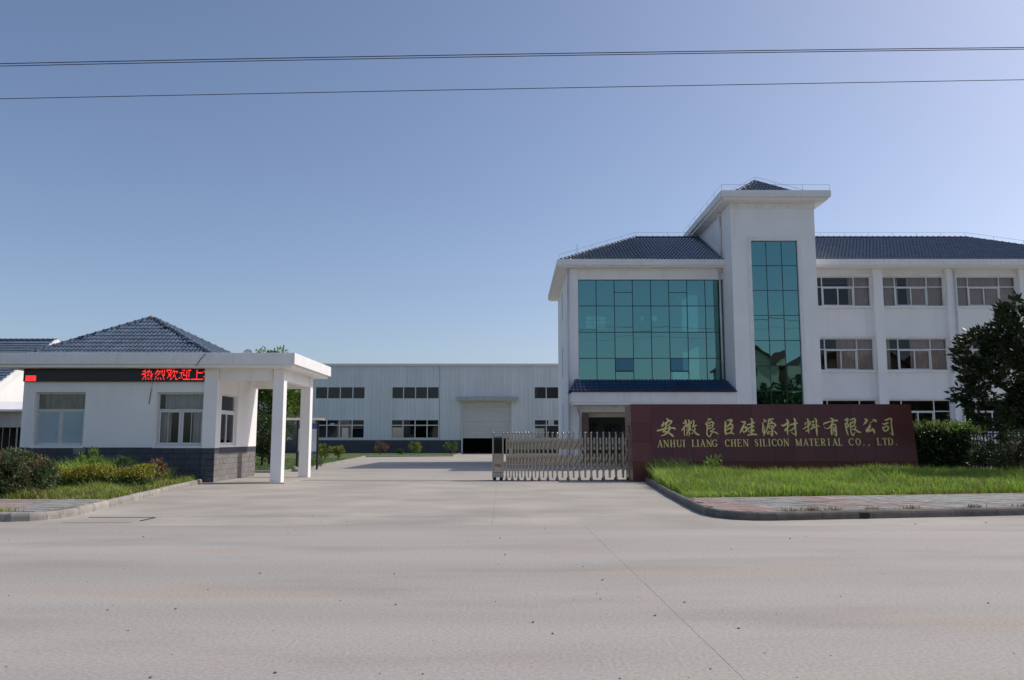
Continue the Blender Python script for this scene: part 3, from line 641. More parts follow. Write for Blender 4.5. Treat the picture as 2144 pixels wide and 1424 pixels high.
# ================================================================ granite sign wall
SY, SXL, SXR, SYB = 29.3, 4.31, 14.5, 31.1
sg = thing('sign_wall', (9.4, 30.2, 0), 'long dark red granite wall with gold company name letters in grass', 'sign wall')
def face_y(z): return SY + (z - .72) * .145                       # the front leans back
ZT = 2.76
core = MB(); core.prism([(SXL + .02, SY + .03, .0), (SXL + .02, SY + .03, .72), (SXL + .02, face_y(ZT) + .03, ZT - .01), (SXL + .02, SYB - .02, ZT - .01), (SXL + .02, SYB - .02, 0)], (SXR - SXL - .04, 0, 0)); core.build('core', 'granite_joint', sg)
nc = 14; zr = [.0, .715, 1.395, 2.075, ZT]
for r in range(4):
    for c_ in range(nc):
        x0 = SXL + (SXR - SXL) * c_ / nc + .003; x1 = SXL + (SXR - SXL) * (c_ + 1) / nc - .003; z0, z1 = zr[r] + .003, zr[r + 1] - .003
        ya, yb = (SY + .012, SY + .012) if r == 0 else (face_y(z0), face_y(z1)); j = random.uniform(-.002, .002)
        b = MB(); b.prism([(x0, ya + j, z0), (x1, ya + j, z0), (x1, yb + j, z1), (x0, yb + j, z1)], (0, .028, 0)); b.build('slab', 'granite', sg)
for X_, sgn in ((SXL, 1), (SXR, -1)):
    for r in range(4):
        z0, z1 = zr[r] + .003, zr[r + 1] - .003; ya, yb = (SY + .014, SY + .014) if r == 0 else (face_y(z0), face_y(z1))
        for p, q in ((0, .52), (.525, 1)):
            f = lambda y, t: y + .03 + (SYB - y - .03) * t
            b = MB(); b.prism([(X_, f(ya, p), z0), (X_, f(ya, q), z0), (X_, f(yb, q), z1), (X_, f(yb, p), z1)], (.018 * sgn, 0, 0)); b.build('slab', 'granite', sg)
b = MB(); b.box(SXL + .02, SXR - .02, face_y(ZT) + .03, SYB - .02, ZT - .009, ZT + .012); b.build('cap_slab', 'granite', sg)
MB().box(SXL - .03, SXL - .001, 29.95, 30.4, 1.72, 2.02).build('recess_shade', 'kerb', sg)  # dark box whose colour gives the shade of the recess in the left face
ez = Vector((0, .145, 1)).normalized(); ex = Vector((1, 0, 0)); en = ex.cross(ez)
S0 = Vector((0, face_y(1.5), 1.5))
def on_sign(px, py):
    r = ray(px, py); o = Vector((0, 0, EYE)); t = (S0 - o).dot(en) / r.dot(en); p = o + r * t; return ((p - S0).dot(ex), (p - S0).dot(ez))
def brush(b, pts, dep, th=.028, smooth=True):
    """a stroke of changing width as a raised ribbon on the sign; pts are (u, v, width)"""
    if smooth and len(pts) > 2:
        q = []
        for i in range(len(pts) - 1):
            p0, p1, p2, p3 = pts[max(i - 1, 0)], pts[i], pts[i + 1], pts[min(i + 2, len(pts) - 1)]
            for k in range(4):
                t = k / 4; q.append(tuple(.5 * (2 * p1[j] + (p2[j] - p0[j]) * t + (2 * p0[j] - 5 * p1[j] + 4 * p2[j] - p3[j]) * t * t + (3 * p1[j] - p0[j] - 3 * p2[j] + p3[j]) * t ** 3) for j in range(3)))
        pts = q + [pts[-1]]
    n = len(pts); vs = []
    for i, (u, v, wd) in enumerate(pts):
        a = pts[max(i - 1, 0)]; c_ = pts[min(i + 1, n - 1)]; du, dv = c_[0] - a[0], c_[1] - a[1]; L = math.hypot(du, dv) or 1; nx, ny = -dv / L * max(wd, .004) / 2, du / L * max(wd, .004) / 2
        for s_ in (1, -1):
            for d in (0.002, th): vs.append(S0 + ex * (u + nx * s_) + ez * (v + ny * s_) + en * (d + (dep if d == th else 0)))
    fs = []
    for i in range(n - 1):
        a = i * 4; fs += [(a + 1, a + 3, a + 7, a + 5), (a, a + 4, a + 6, a + 2), (a, a + 1, a + 5, a + 4), (a + 2, a + 6, a + 7, a + 3)]
    fs += [(0, 2, 3, 1), ((n - 1) * 4, (n - 1) * 4 + 1, (n - 1) * 4 + 3, (n - 1) * 4 + 2)]
    b.add(vs, fs)
# the running-script characters, stroke by stroke: x,y,width in a view enlarged 16.49 times from pixel (ox, oy)
INK = [
 (1370, 868, """405,150,20 450,165,60 475,210,60 450,260,50 415,330,50 395,420,52 350,520,70 310,590,70 400,597,50 500,640,55 600,710,65 660,775,45
300,235,12 310,300,45 280,370,80 265,430,50|290,370,40 370,310,60 460,250,50 540,215,50 590,240,60 570,290,50 510,350,40 470,390,26|460,370,30 530,430,50 530,500,55 480,580,60 420,650,60 330,710,40 220,745,16|85,570,48 200,540,60 330,500,50 480,475,45 600,470,50 690,480,60 735,525,16"""),
 (1370, 868, """1050,178,12 1080,220,60 1050,270,60 990,318,45|1100,270,40 1085,350,45 1040,420,50 980,500,45 935,565,16|1030,430,32 1030,560,38 1030,650,42 1045,745,14|1155,178,14 1195,220,50 1190,335,45|1110,260,30 1115,345,40 1190,340,40 1250,310,44 1280,265,40 1265,222,16|1095,392,28 1190,385,40 1260,375,35|1075,440,22 1150,430,40 1215,420,44 1180,490,42 1095,535,30 1190,520,36 1245,498,26|1240,425,26 1228,495,28|1180,540,40 1200,640,40 1195,755,18|1145,570,35 1125,650,40 1115,745,16|1210,545,30 1300,528,30 1338,580,28 1320,640,24 1280,670,20 1235,640,14|1315,192,14 1360,240,45 1350,320,40 1330,400,40 1295,465,18|1350,430,35 1400,390,40 1465,375,32|1385,450,40 1390,520,40 1370,590,40|1365,560,28 1400,630,45 1470,685,60 1570,722,12"""),
 (1370, 868, """1832,160,16 1900,160,50 1952,178,55 1880,195,28 1810,270,25 1762,328,30 1800,368,28|1790,360,38 1900,290,45 1970,260,50 2035,292,50 2012,370,45 1998,455,38|1810,350,40 1820,480,40 1810,600,40 1815,690,45 1860,750,40 1910,770,45 1950,690,32 2012,620,16|1860,420,45 1920,380,45 1962,345,32|1835,505,32 1930,470,35 2005,440,32|2075,485,45 2000,540,40 1930,590,50 2030,600,35 2130,635,48 2212,690,14"""),
 (1495, 868, """370,230,18 390,300,60 380,450,60 385,600,65 405,710,30|435,215,20 520,205,60 600,190,66 595,240,70 545,320,60 490,385,50 415,430,42|560,350,50 620,360,60 645,400,40 620,450,50 540,480,55 415,535,45|590,440,60 600,480,60 660,490,14|580,500,50 615,550,38 565,605,46|405,672,60 500,650,45 600,640,55 695,685,22"""),
 (1495, 868, """915,250,16 1000,260,50 1065,265,58 1040,330,55 1000,410,50 950,500,55 885,660,24|960,490,40 990,570,40 1045,660,16|1000,480,38 1080,430,55 1120,470,55 1103,540,55 1100,592,40 1015,590,30|1245,125,22 1300,180,60 1310,260,60 1300,350,60 1295,480,50 1290,600,60 1290,690,50|1125,355,34 1220,345,50 1300,310,45 1370,285,45 1408,302,14|1350,450,36 1360,410,50 1270,440,45 1180,480,38 1158,525,24 1180,580,24 1245,632,20|1235,572,46 1330,530,50 1372,560,40 1290,592,50|1150,722,52 1250,700,55 1400,685,60 1490,722,18"""),
 (1495, 868, """1690,160,12 1740,200,50 1795,238,42 1720,260,24 1668,305,28 1690,390,45 1680,500,50 1690,610,45 1730,660,45 1695,755,14|1750,420,14 1740,550,30 1730,655,42|1855,187,42 1950,165,50 2048,155,46|1890,200,50 1865,320,45 1840,430,45 1800,570,40 1750,655,32|1930,210,28 1995,262,58 1945,305,36|1895,332,32 2000,300,40 2070,320,50 2115,370,50 2070,420,40 2042,480,40 1945,500,40|1880,330,30 1890,430,40 1920,492,42|1925,402,46 2005,390,48 1990,440,40|1990,400,40 2000,560,50 2000,700,60 1988,745,26 1895,608,20|1870,565,16 1850,640,50 1862,698,42|1885,620,22 1960,570,28 2060,575,28 2130,640,50 2178,700,30"""),
 (1625, 866, """340,188,12 385,240,55 390,330,70 390,420,50 390,550,50 385,650,45 402,750,14|165,385,14 240,425,60 330,370,60 450,310,44|400,470,50 350,530,60 285,600,48|400,480,38 470,400,28 530,380,50 640,350,50 735,330,52|585,158,16 640,220,65 640,330,50 650,430,60 660,560,55 672,680,50 668,785,24|672,740,42 590,700,28 505,640,10|630,470,34 560,550,45 435,612,10"""),
 (1625, 866, """1060,172,26 1095,230,50 1100,330,40 1105,450,45 1110,570,50 1125,695,14|985,310,20 1005,360,48 985,408,22|1020,330,22 1080,290,22|1145,268,18 1170,320,45 1130,390,42 1185,402,24|1090,430,40 1000,490,40 912,548,18|1110,560,50 1040,612,38 1005,590,18|1205,268,20 1295,282,56 1235,315,24|1215,372,36 1295,390,58 1260,430,36 1195,485,12|1175,552,38 1280,490,45 1390,430,42|1375,390,26 1430,425,45 1495,462,12|1310,162,20 1370,220,50 1375,330,45 1380,450,50 1390,600,60 1407,790,12"""),
 (1625, 866, """1635,410,14 1650,350,40 1700,330,50 1850,280,40 2000,250,50 2080,240,60 2135,275,20|1855,158,16 1930,190,60 1955,240,60 1930,330,50 1890,420,50 1830,490,40 1760,525,30 1690,510,20 1645,465,10|1910,400,50 1905,550,55 1910,680,55 1928,755,18|1940,412,32 2000,370,45 2042,420,50 2052,540,50 2067,650,50 2070,780,34 2010,720,22 1955,675,10|1965,470,36 1992,510,40 1968,570,40 2015,612,40 1978,652,26"""),
 (1750, 866, """285,240,24 350,210,60 395,180,60 392,260,60 360,310,40 410,370,45 432,430,40 400,475,38 365,420,26|320,330,50 340,450,50 360,580,50 390,680,50 428,755,14|475,238,36 560,190,50 630,185,55 662,230,50 645,330,45 622,460,36|495,300,45 500,430,45 505,560,45 530,680,40 580,765,42 620,700,32 655,635,14|510,340,38 580,300,50 605,258,26|515,472,42 600,430,45 645,408,26|685,435,22 670,500,30 620,540,40 545,552,30|630,550,50 700,590,55 780,640,65 870,658,18"""),
 (1750, 866, """985,182,30 1050,230,88 1020,310,60 930,405,12|1262,208,34 1340,240,80 1398,292,50|1300,262,22 1200,310,20 1160,370,25 1170,430,68 1120,510,80 1070,590,90 1080,645,76|1080,620,86 1170,590,60 1285,580,56|1225,505,24 1290,560,60 1312,620,60 1332,715,12"""),
 (1750, 866, """1665,232,20 1750,220,60 1860,170,50 1912,210,60 1905,300,40 1915,450,45 1940,600,45 1957,740,46 1968,760,14|1950,720,38 1900,700,24 1835,678,8|1598,342,24 1660,370,60 1740,340,55 1808,320,40|1605,450,26 1630,540,50 1685,628,46|1650,490,40 1760,440,50 1805,480,50 1785,570,50 1685,602,48"""),
]
for ox, oy, txt in INK:
    b = MB()
    for k, st in enumerate(txt.replace('\n', '|').split('|')):
        pts = []
        for q in st.split():
            zx_, zy_, zw_ = map(float, q.split(',')); u, v = on_sign(ox + zx_ / 16.49, oy + zy_ / 16.49); pts.append((u, v, zw_ / 16.49 * .0172 * 1.04))
        brush(b, pts, k * .0012)
    b.build('letter', 'gold', sg, fix=False)
# serif capitals
TK, TN = .17, .075
def ring(cx, cy, rx, ry, a0, a1, n=14): return [(cx + rx * math.cos(R(a)), cy + ry * math.sin(R(a)), TN + (TK - TN) * abs(math.cos(R(a))) ** 1.5) for a in np.linspace(a0, a1, n)]
def ser(x, y, w_=.17): return [(x - w_, y, .055), (x + w_, y, .055)]
B0, B1 = .028, .972
GL = {'I': [[(0, 0, TK), (0, 1, TK)], ser(0, B0), ser(0, B1)],
 'L': [[(-.16, 0, TK), (-.16, 1, TK)], ser(-.16, B1), [(-.32, B0, .055), (.3, B0, .055)], [(.29, 0, .07), (.31, .26, .03)]],
 'H': [[(-.25, 0, TK), (-.25, 1, TK)], [(.25, 0, TK), (.25, 1, TK)], [(-.25, .5, TN), (.25, .5, TN)], ser(-.25, B0), ser(-.25, B1), ser(.25, B0), ser(.25, B1)],
 'A': [[(-.3, 0, TN), (0, 1, TN)], [(.27, 0, TK), (-.02, 1, TK)], [(-.2, .34, TN), (.18, .34, TN)], ser(-.3, B0, .13), ser(.28, B0, .16)],
 'N': [[(-.3, 0, TN), (-.3, 1, TN)], [(.3, 0, TN), (.3, 1, TN)], [(-.3, .98, TK), (.28, .02, TK)], ser(-.3, B0, .14), ser(-.34, B1, .12), ser(.3, B1, .14)],
 'U': [[(-.25, 1, TK), (-.25, .32, TK)], [(.27, 1, TN), (.27, .32, TN)], ring(.01, .32, .26, .29, 180, 360), ser(-.25, B1), ser(.27, B1, .13)],
 'C': [ring(.03, .5, .34, .47, 40, 320, 22), [(.3, .98, .04), (.3, .7, .06)], [(.29, .82, .05), (.31, .84, .05)]],
 'G': [ring(.03, .5, .34, .47, 40, 310, 22), [(.3, .98, .04), (.3, .7, .06)], [(.27, .05, TK), (.27, .42, TK)], ser(.24, .42, .16)],
 'E': [[(-.2, 0, TK), (-.2, 1, TK)], [(-.36, B0, .055), (.28, B0, .055)], [(-.36, B1, .055), (.26, B1, .055)], [(-.2, .52, .055), (.12, .52, .055)], [(.27, 0, .07), (.29, .26, .03)], [(.25, 1, .07), (.27, .76, .03)], [(.12, .4, .05), (.12, .64, .05)]],
 'S': [[(.2, .72, .03), (.2, .86, .06), (.05, .965, TN), (-.13, .93, .11), (-.2, .77, .16), (-.08, .6, .19), (.1, .44, .19), (.2, .25, .16), (.12, .07, .11), (-.04, .03, TN), (-.2, .13, .06), (-.22, .3, .03)]],
 'O': [ring(0, .5, .32, .46, 0, 360, 28)],
 'M': [[(-.36, 0, TN), (-.36, 1, TN)], [(-.36, .98, TK), (0, .05, TK)], [(0, .05, TN), (.34, .98, TN)], [(.36, 0, TK), (.36, 1, TK)], ser(-.36, B0, .12), ser(-.4, B1, .1), ser(.36, B0, .15), ser(.4, B1, .11)],
 'T': [[(0, 0, TK), (0, 1, TK)], ser(0, B0), [(-.32, B1, .055), (.32, B1, .055)], [(-.31, 1, .07), (-.33, .74, .03)], [(.31, 1, .07), (.33, .74, .03)]],
 'R': [[(-.22, 0, TK), (-.22, 1, TK)], ser(-.22, B0), [(-.38, B1, .055), (0, B1, .055)], ring(-.02, .735, .24, .235, 90, -90, 10), [(-.22, .5, TN), (0, .5, TN)], [(-.04, .5, .12), (.3, .02, TK)], ser(.32, B0, .1)],
 'D': [[(-.24, 0, TK), (-.24, 1, TK)], [(-.4, B0, .055), (0, B0, .055)], [(-.4, B1, .055), (0, B1, .055)], ring(-.02, .5, .33, .472, 90, -90, 16)],
 '.': [[(0, 0, .15), (0, .14, .15)]], ',': [[(.02, .14, .14), (.02, 0, .12), (-.06, -.14, .04)]]}
TX = [('A', 90), ('N', 142), ('H', 197), ('U', 252), ('I', 292), ('L', 376), ('I', 410), ('A', 452), ('N', 506), ('G', 552), ('C', 661), ('H', 712), ('E', 763), ('N', 816), ('S', 907), ('I', 942), ('L', 978), ('I', 1016), ('C', 1058), ('O', 1106), ('N', 1160), ('M', 1264), ('A', 1325), ('T', 1373), ('E', 1420), ('R', 1472), ('I', 1520), ('A', 1572), ('L', 1617), ('C', 1710), ('O', 1768), ('.', 1815), (',', 1857), ('L', 1945), ('T', 1995), ('D', 2042), ('.', 2090)]
for ch, zx_ in TX:
    px = 1360 + zx_ / 4.045; u, v = on_sign(px, 936.8 - 4.6 * (zx_ - 90) / 2000); b = MB()
    for k, st in enumerate(GL[ch]): brush(b, [(u + x * .235, v + y * .262, w_ * .262 * .9) for x, y, w_ in st], k * .0008, .022, smooth=False)
    b.build('letter', 'gold', sg, fix=False)

# ================================================================ iron fence right of the sign
fe = thing('iron_fence', (18.6, 30.35, .12), 'dark iron bar fence behind the verge right of the sign wall', 'fence')
bm_ = MB().box(-.011, .011, -.011, .011, .2, 1.85).mesh('bar', 'dark_iron')
for k in range(64): place('bar', bm_, fe, loc=(14.75 + k * .125, 30.35, 0))
for z in (.35, 1.68): MB().box(14.6, 22.8, 30.335, 30.365, z, z + .05).build('rail', 'dark_iron', fe)
for x in (14.68, 16.85, 19.0, 21.2): MB().box(x - .05, x + .05, 30.3, 30.4, .05, 1.98).build('fence_post', 'dark_iron', fe)

# ================================================================ office building
ob = thing('office_building', (19, 52, 0), 'three storey white office with teal glass facade, stair tower and blue tiled roofs', 'office building')
OX0, OX1, OY, OYB = 3.3, 35.3, 47.0, 57.6
TX0, TX1, TY, TYB = 12.4, 17.15, 44.9, 53.6
bays = [(17.5, 21.18), (21.8, 25.5), (26.15, 29.77), (30.4, 34.0)]; stor = [(9.28, 11.06), (5.5, 7.38), (1.85, 3.78)]
holes = [(a, b_, z0, z1) for a, b_ in bays for z0, z1 in stor]
MB().wall(TX1 + .003, OX1, 0, 11.47, OY + .2, OY + .44, holes).build('wall', 'white_paint', ob)
for a, b_ in [(21.22, 21.76), (25.54, 26.11), (29.81, 30.36), (34.04, 35.3)]: bevel(MB().box(a, b_, OY - .1, OY + .198, 0, 11.47).build('pier', 'white_paint', ob), .01)
b = MB(); b.box(TX1 + .003, OX1, OY + .17, OY + .199, 0, 1.25); b.build('base_band', 'dado_paint', ob)
for i, (a, b_) in enumerate(bays):
    a_ = max(a - .06, TX1 + .01)
    for z0, z1 in stor:
        MB().box(a_, b_ + .03, OY + .06, OY + .199, z0 - .13, z0 - .01).build('sill', 'trim_paint', ob); MB().box(a_, b_ + .03, OY + .12, OY + .199, z1 + .02, z1 + .14).build('lintel', 'trim_paint', ob)
cfg = {(0, 0): ['r'], (0, 1): ['r', 'cr'], (0, 2): [], (1, 0): ['l', 'cr', 'r'], (1, 1): ['ln', 'cr', 'r'], (1, 2): [], (2, 0): ['l', 'c', 'r'], (2, 1): ['l', 'r'], (2, 2): [], (3, 0): ['l', 'c'], (3, 1): ['c'], (3, 2): []}
for i, (x0, x1) in enumerate(bays):
    for j, (z0, z1) in enumerate(stor):
        y = OY + .30; W = x1 - x0; a, c_ = x0 + W * .225, x0 + W * .735; zt = z0 + (z1 - z0) * .655
        wn = frame(ob, x0, x1, z0, z1, y, [(a, z0 + .055, z1 - .055), (c_, z0 + .055, z1 - .055)], [(zt, x0 + .055, x1 - .055)], .055, .07)
        xm = (a + c_) / 2; sash(wn, a + .03, xm + .025, z0 + .05, zt - .03, y + .012, t=.055); sash(wn, xm - .025, c_ - .03, z0 + .05, zt - .03, y + .048, t=.055)
        for p, q in ((x0 + .05, a - .02), (a + .02, c_ - .02), (c_ + .02, x1 - .05)):
            pane(wn, p, q, zt + .02, z1 - .05, y + .03); pane(wn, p, q, z0 + .05, zt - .02, y + .0835)
        for k in cfg[(i, j)]:
            p, q = {'l': (x0 - .1, a + .25), 'ln': (x0 - .1, x0 + .42), 'c': (a - .1, c_ + .1), 'cr': (xm - .18, c_ + .2), 'r': (c_ - .28 if 'cr' not in cfg[(i, j)] else c_ + .1, x1 + .1)}[k]
            curtain(p, q, z0 - .15, z1 + .1, y + .17, 'curtain_beige', wn)
# rooms behind the wing windows
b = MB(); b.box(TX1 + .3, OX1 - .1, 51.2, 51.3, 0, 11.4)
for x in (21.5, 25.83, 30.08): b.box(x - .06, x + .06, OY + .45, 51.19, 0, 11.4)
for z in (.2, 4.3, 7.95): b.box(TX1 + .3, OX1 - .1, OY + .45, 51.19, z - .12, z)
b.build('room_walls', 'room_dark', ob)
b = MB(); b.box(OX1 - .25, OX1, OY + .45, OYB, 0, 11.47); b.box(TX1, OX1 - .25, OYB - .25, OYB, 0, 11.47); b.build('wall', 'white_paint', ob)
# glazed block on the left
sh = [(52.2, 53.2, z0, z1) for z0, z1 in stor]
MB().wall(OY + .02, OYB, 0, 11.47, OX0, OX0 + .25, sh, 'y').build('wall', 'white_paint', ob)
for y0, y1, z0, z1 in sh: MB().wall(y0, y1, z0, z1, OX0 + .1, OX0 + .16, [(y0 + .06, y1 - .06, z0 + .06, (z0 + z1) / 2), (y0 + .06, y1 - .06, (z0 + z1) / 2 + .06, z1 - .06)], 'y').build('window', 'upvc', ob)
bevel(MB().box(OX0 - .06, 3.87, OY - .12, OY + .25, 0, 11.47).build('pier', 'white_paint', ob), .01)
MB().box(3.872, TX0 - .002, OY + .0, OY + .25, 10.84, 11.47).build('wall', 'white_paint', ob); MB().box(3.872, TX0 - .002, OY + .0, OY + .25, 3.05, 4.86).build('wall', 'white_paint', ob)
bw = [(P(a, 0, 57.35).x if 0 else P(a, (c_ + d) / 2, 57.35).x, P(b_, (c_ + d) / 2, 57.35).x, P(a, d, 57.35).z, P(a, c_, 57.35).z) for a, b_, c_, d in ((1227, 1269, 662, 688), (1342, 1348, 661, 672), (1366, 1377, 661, 672), (1409, 1437, 778, 794))]
MB().wall(OX0 + .25, TX0 - .26, 0, 11.47, 57.35, OYB, bw).build('wall', 'room_light', ob)
x0, x1, z0, z1 = bw[0]; b = MB()
for k in (1, 2): b.box(x0 + (x1 - x0) * k / 3 - .03, x0 + (x1 - x0) * k / 3 + .03, 57.4, 57.45, z0, z1); b.box(x0, x1, 57.402, 57.448, z0 + (z1 - z0) * k / 3 - .03, z0 + (z1 - z0) * k / 3 + .03)
b.build('window', 'upvc', ob)
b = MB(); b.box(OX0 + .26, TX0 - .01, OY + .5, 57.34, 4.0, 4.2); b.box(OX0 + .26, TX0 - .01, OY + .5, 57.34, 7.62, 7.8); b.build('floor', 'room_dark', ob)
gxs = [3.88 + 1.068 * k for k in range(8)] + [TX0 - .01]; gzs = [4.87, 6.19, 7.72, 9.28, 10.82]; GP = OY + .10
cw = MB()
for x in gxs: cw.box(x - .022, x + .022, GP - .012, GP + .10, gzs[0], gzs[-1])
for z in gzs: cw.box(gxs[0], gxs[-1], GP - .010, GP + .09, z - .022, z + .022)
for c_ in (2, 5): cw.box(gxs[c_], gxs[c_ + 1], GP - .010, GP + .09, 10.06, 10.10); cw.box(gxs[c_], gxs[c_ + 1], GP - .010, GP + .09, 5.40, 5.44)
cw = cw.build('curtain_wall', 'mullion', ob)
def gpane(par, x0, x1, z0, z1, y, t=.0, name='pane'):
    b = MB(); j = [random.uniform(-.005, .005) for _ in range(3)]
    vs = [(x0, y + j[0], z0), (x1, y + j[1], z0), (x1, y + j[2], z1), (x0, y + j[0] + j[2] - j[1], z1)]
    b.prism([Vector(v) - Vector((0, t * (z1 - v[2]) / (z1 - z0), 0)) for v in vs], (0, .008, 0)); return b.build(name, 'glass_teal', par)
for c_ in range(8):
    for r in range(4):
        x0, x1, z0, z1 = gxs[c_] + .02, gxs[c_ + 1] - .02, gzs[r] + .02, gzs[r + 1] - .02
        if c_ in (2, 5) and r == 3: gpane(cw, x0, x1, z0, 10.06, GP); gpane(cw, x0, x1, 10.10, z1, GP)
        elif c_ in (2, 5) and r == 0:
            gpane(cw, x0, x1, z0, 5.40, GP); gpane(cw, x0, x1, 5.44, z1, GP - .02, .16, 'open_pane')
            MB().box(x0, x1, GP - .21, GP - .175, 5.42, 5.455).build('sash_bar', 'mullion', cw)
        else: gpane(cw, x0, x1, z0, z1, GP)
# entrance hall under the porch
b = MB(); b.box(4.3, TX0 - .02, 52.6, 52.7, .15, 3.4); b.build('hall_back_wall', 'lobby_wall', ob)
b = MB(); b.box(OX0 + .26, 4.0, OY + .26, 52.6, 0, 3.9); b.build('hall_side_wall', 'room_light', ob)
b = MB(); b.box(4.0, TX0 - .02, OY + .26, 52.6, 3.3, 3.4); b.build('hall_ceiling', 'room_light', ob)
b = MB(); b.box(3.3, TX0 - .02, 45.2, 52.6, 0, .14); b.build('hall_floor', 'grey_plaster', ob)
b = MB(); b.box(4.02, 4.42, OY + .03, OY + .5, .14, 3.05); b.build('hall_pilaster', 'brown_granite', ob)
MB().box(3.875, 4.02, OY + .01, OY + .25, 0, 3.05).build('wall', 'white_paint', ob)
MB().box(4.42, TX0 - .02, OY + .5, OY + .6, 2.78, 3.04).build('door_head', 'lamp_cream', ob)
for px, ch in ((1242, '求'), (1274, '诚'), (1274 + 19.5, '信'), (1298 + 18, '创'), (1353, '新')):
    cu = bpy.data.curves.new('t', 'FONT'); cu.body = ch; cu.size = .62; cu.extrude = .02; cu.align_x = 'CENTER'; tmp = bpy.data.objects.new('t', cu); col.objects.link(tmp)
    dg = bpy.context.evaluated_depsgraph_get(); me = bpy.data.meshes.new_from_object(tmp.evaluated_get(dg)); bpy.data.objects.remove(tmp); me.materials.clear(); me.materials.append(MATS['ink'])
    q = P(px, 903, 52.55); place('hall_character', me, ob, Matrix.Translation((q.x, 52.58, q.z)) @ Matrix.Rotation(math.pi / 2, 4, 'X'))
for px in (1236, 1246.5, 1257, 1270, 1283, 1297): q = P(px, 921, 52.55); MB().box(q.x - .14, q.x + .14, 52.57, 52.598, q.z - .15, q.z + .15).build('blue_plate', 'blue_plate', ob)
# porch roof over the entrance
b = MB(); b.box(3.3, TX0 - .004, 44.75, OY - .13, 3.52, 4.10); bevel(b.build('porch_beam', 'trim_paint', ob), .012)
b = MB(); b.box(3.36, TX0 - .004, 44.82, OY - .13, 3.40, 3.518); b.build('porch_soffit', 'white_paint', ob)
ptm = tile_mesh('roof_tile', 'tile_navy', .215, .60, .05, 1)
roof_face(ob, (3.12, 44.6, 4.10), (TX0 - .005, 44.6, 4.10), (TX0 - .005, 46.98, 4.93), (3.75, 46.98, 4.93), 'tile_navy', ptm, .215, .60, .05, 1)
lay_caps(ob, (3.15, 44.65, 4.13), (3.78, 46.95, 4.95), cap_mesh('ridge_tile', 'tile_navy', .3, .06), .3)
MB().flat([(3.13, 44.62, 4.10), (3.76, 46.97, 4.92), (3.13, 46.97, 4.10)]).build('roof_side', 'tile_navy', ob)
for px in (1286, 1455): q = P(px, 843, 45.6); b = MB(); b.tube([(q.x, 45.6, 3.30), (q.x, 45.6, 3.40)], [.16, .24], 14); b.build('ceiling_lamp', 'lamp_cream', ob)
# stair tower
MB().wall(TX0, TX1, 0, 14.86, TY, TY + .3, [(13.5, 16.12, .9, 12.66)]).build('tower_wall', 'white_paint', ob)
b = MB(); b.box(TX0, TX0 + .25, TY + .302, TYB, 0, 14.86); b.build('tower_wall', 'white_paint', ob)
b = MB(); b.box(TX1 - .25, TX1, TY + .302, TYB, 0, 14.86); b.box(TX0 + .25, TX1 - .25, TYB - .25, TYB, 0, 14.86); b.build('tower_wall', 'white_paint', ob)
b = MB(); b.wall(13.3, 16.32, .75, 12.86, TY - .035, TY - .001, [(13.5, 16.12, .9, 12.66)]); b.build('glass_surround', 'trim_paint', ob)
b = MB(); b.box(TX0 - .04, TX1 + .04, TY - .04, TY - .002, 14.5, 14.86); b.build('tower_band', 'trim_paint', ob)
b = MB()
for z in (.3, 2.2, 4.1, 5.9, 7.75, 9.6, 11.4): b.box(TX0 + .26, TX1 - .26, TY + .9, TYB - .26, z - .1, z)
b.build('stair_landings', 'room_light', ob)
tz = [.9, 1.33, 2.75, 4.16, 5.57, 6.98, 8.4, 9.82, 11.24, 12.66]; txs = [13.5, 13.5 + 2.62 / 3, 13.5 + 5.24 / 3, 16.12]; TP = TY + .12
cw2 = MB()
for x in txs: cw2.box(x - .02, x + .02, TP - .012, TP + .08, tz[0], tz[-1])
for z in tz: cw2.box(txs[0], txs[-1], TP - .010, TP + .07, z - .02, z + .02)
cw2 = cw2.build('curtain_wall', 'mullion', ob)
for c_ in range(3):
    for r in range(len(tz) - 1): gpane(cw2, txs[c_] + .018, txs[c_ + 1] - .018, tz[r] + .018, tz[r + 1] - .018, TP)
b = MB(); b.box(11.7, 17.86, 44.1, 54.3, 14.98, 15.36); bevel(b.build('tower_eave', 'trim_paint', ob), .02)
b = MB(); b.box(11.85, 17.72, 44.25, 54.15, 14.862, 14.978); b.build('tower_soffit', 'white_paint', ob)
ta = (15.2, 49.2, 17.48); q = [(12.3, 45.8, 15.34), (17.75, 45.8, 15.34), (17.75, 52.6, 15.34), (12.3, 52.6, 15.34)]
for i in range(4): roof_face(ob, q[i], q[(i + 1) % 4], ta, ta, 'tile_far', w=.21, e=.5, hgt=.10, nw=1, skip=i in (1, 2))
cpm = cap_mesh('ridge_tile', 'tile_far', .36, .10); cs = MB()
for i in range(4): lay_caps(ob, Vector(q[i]) + up, Vector(ta) + up, cpm, .36, cs)
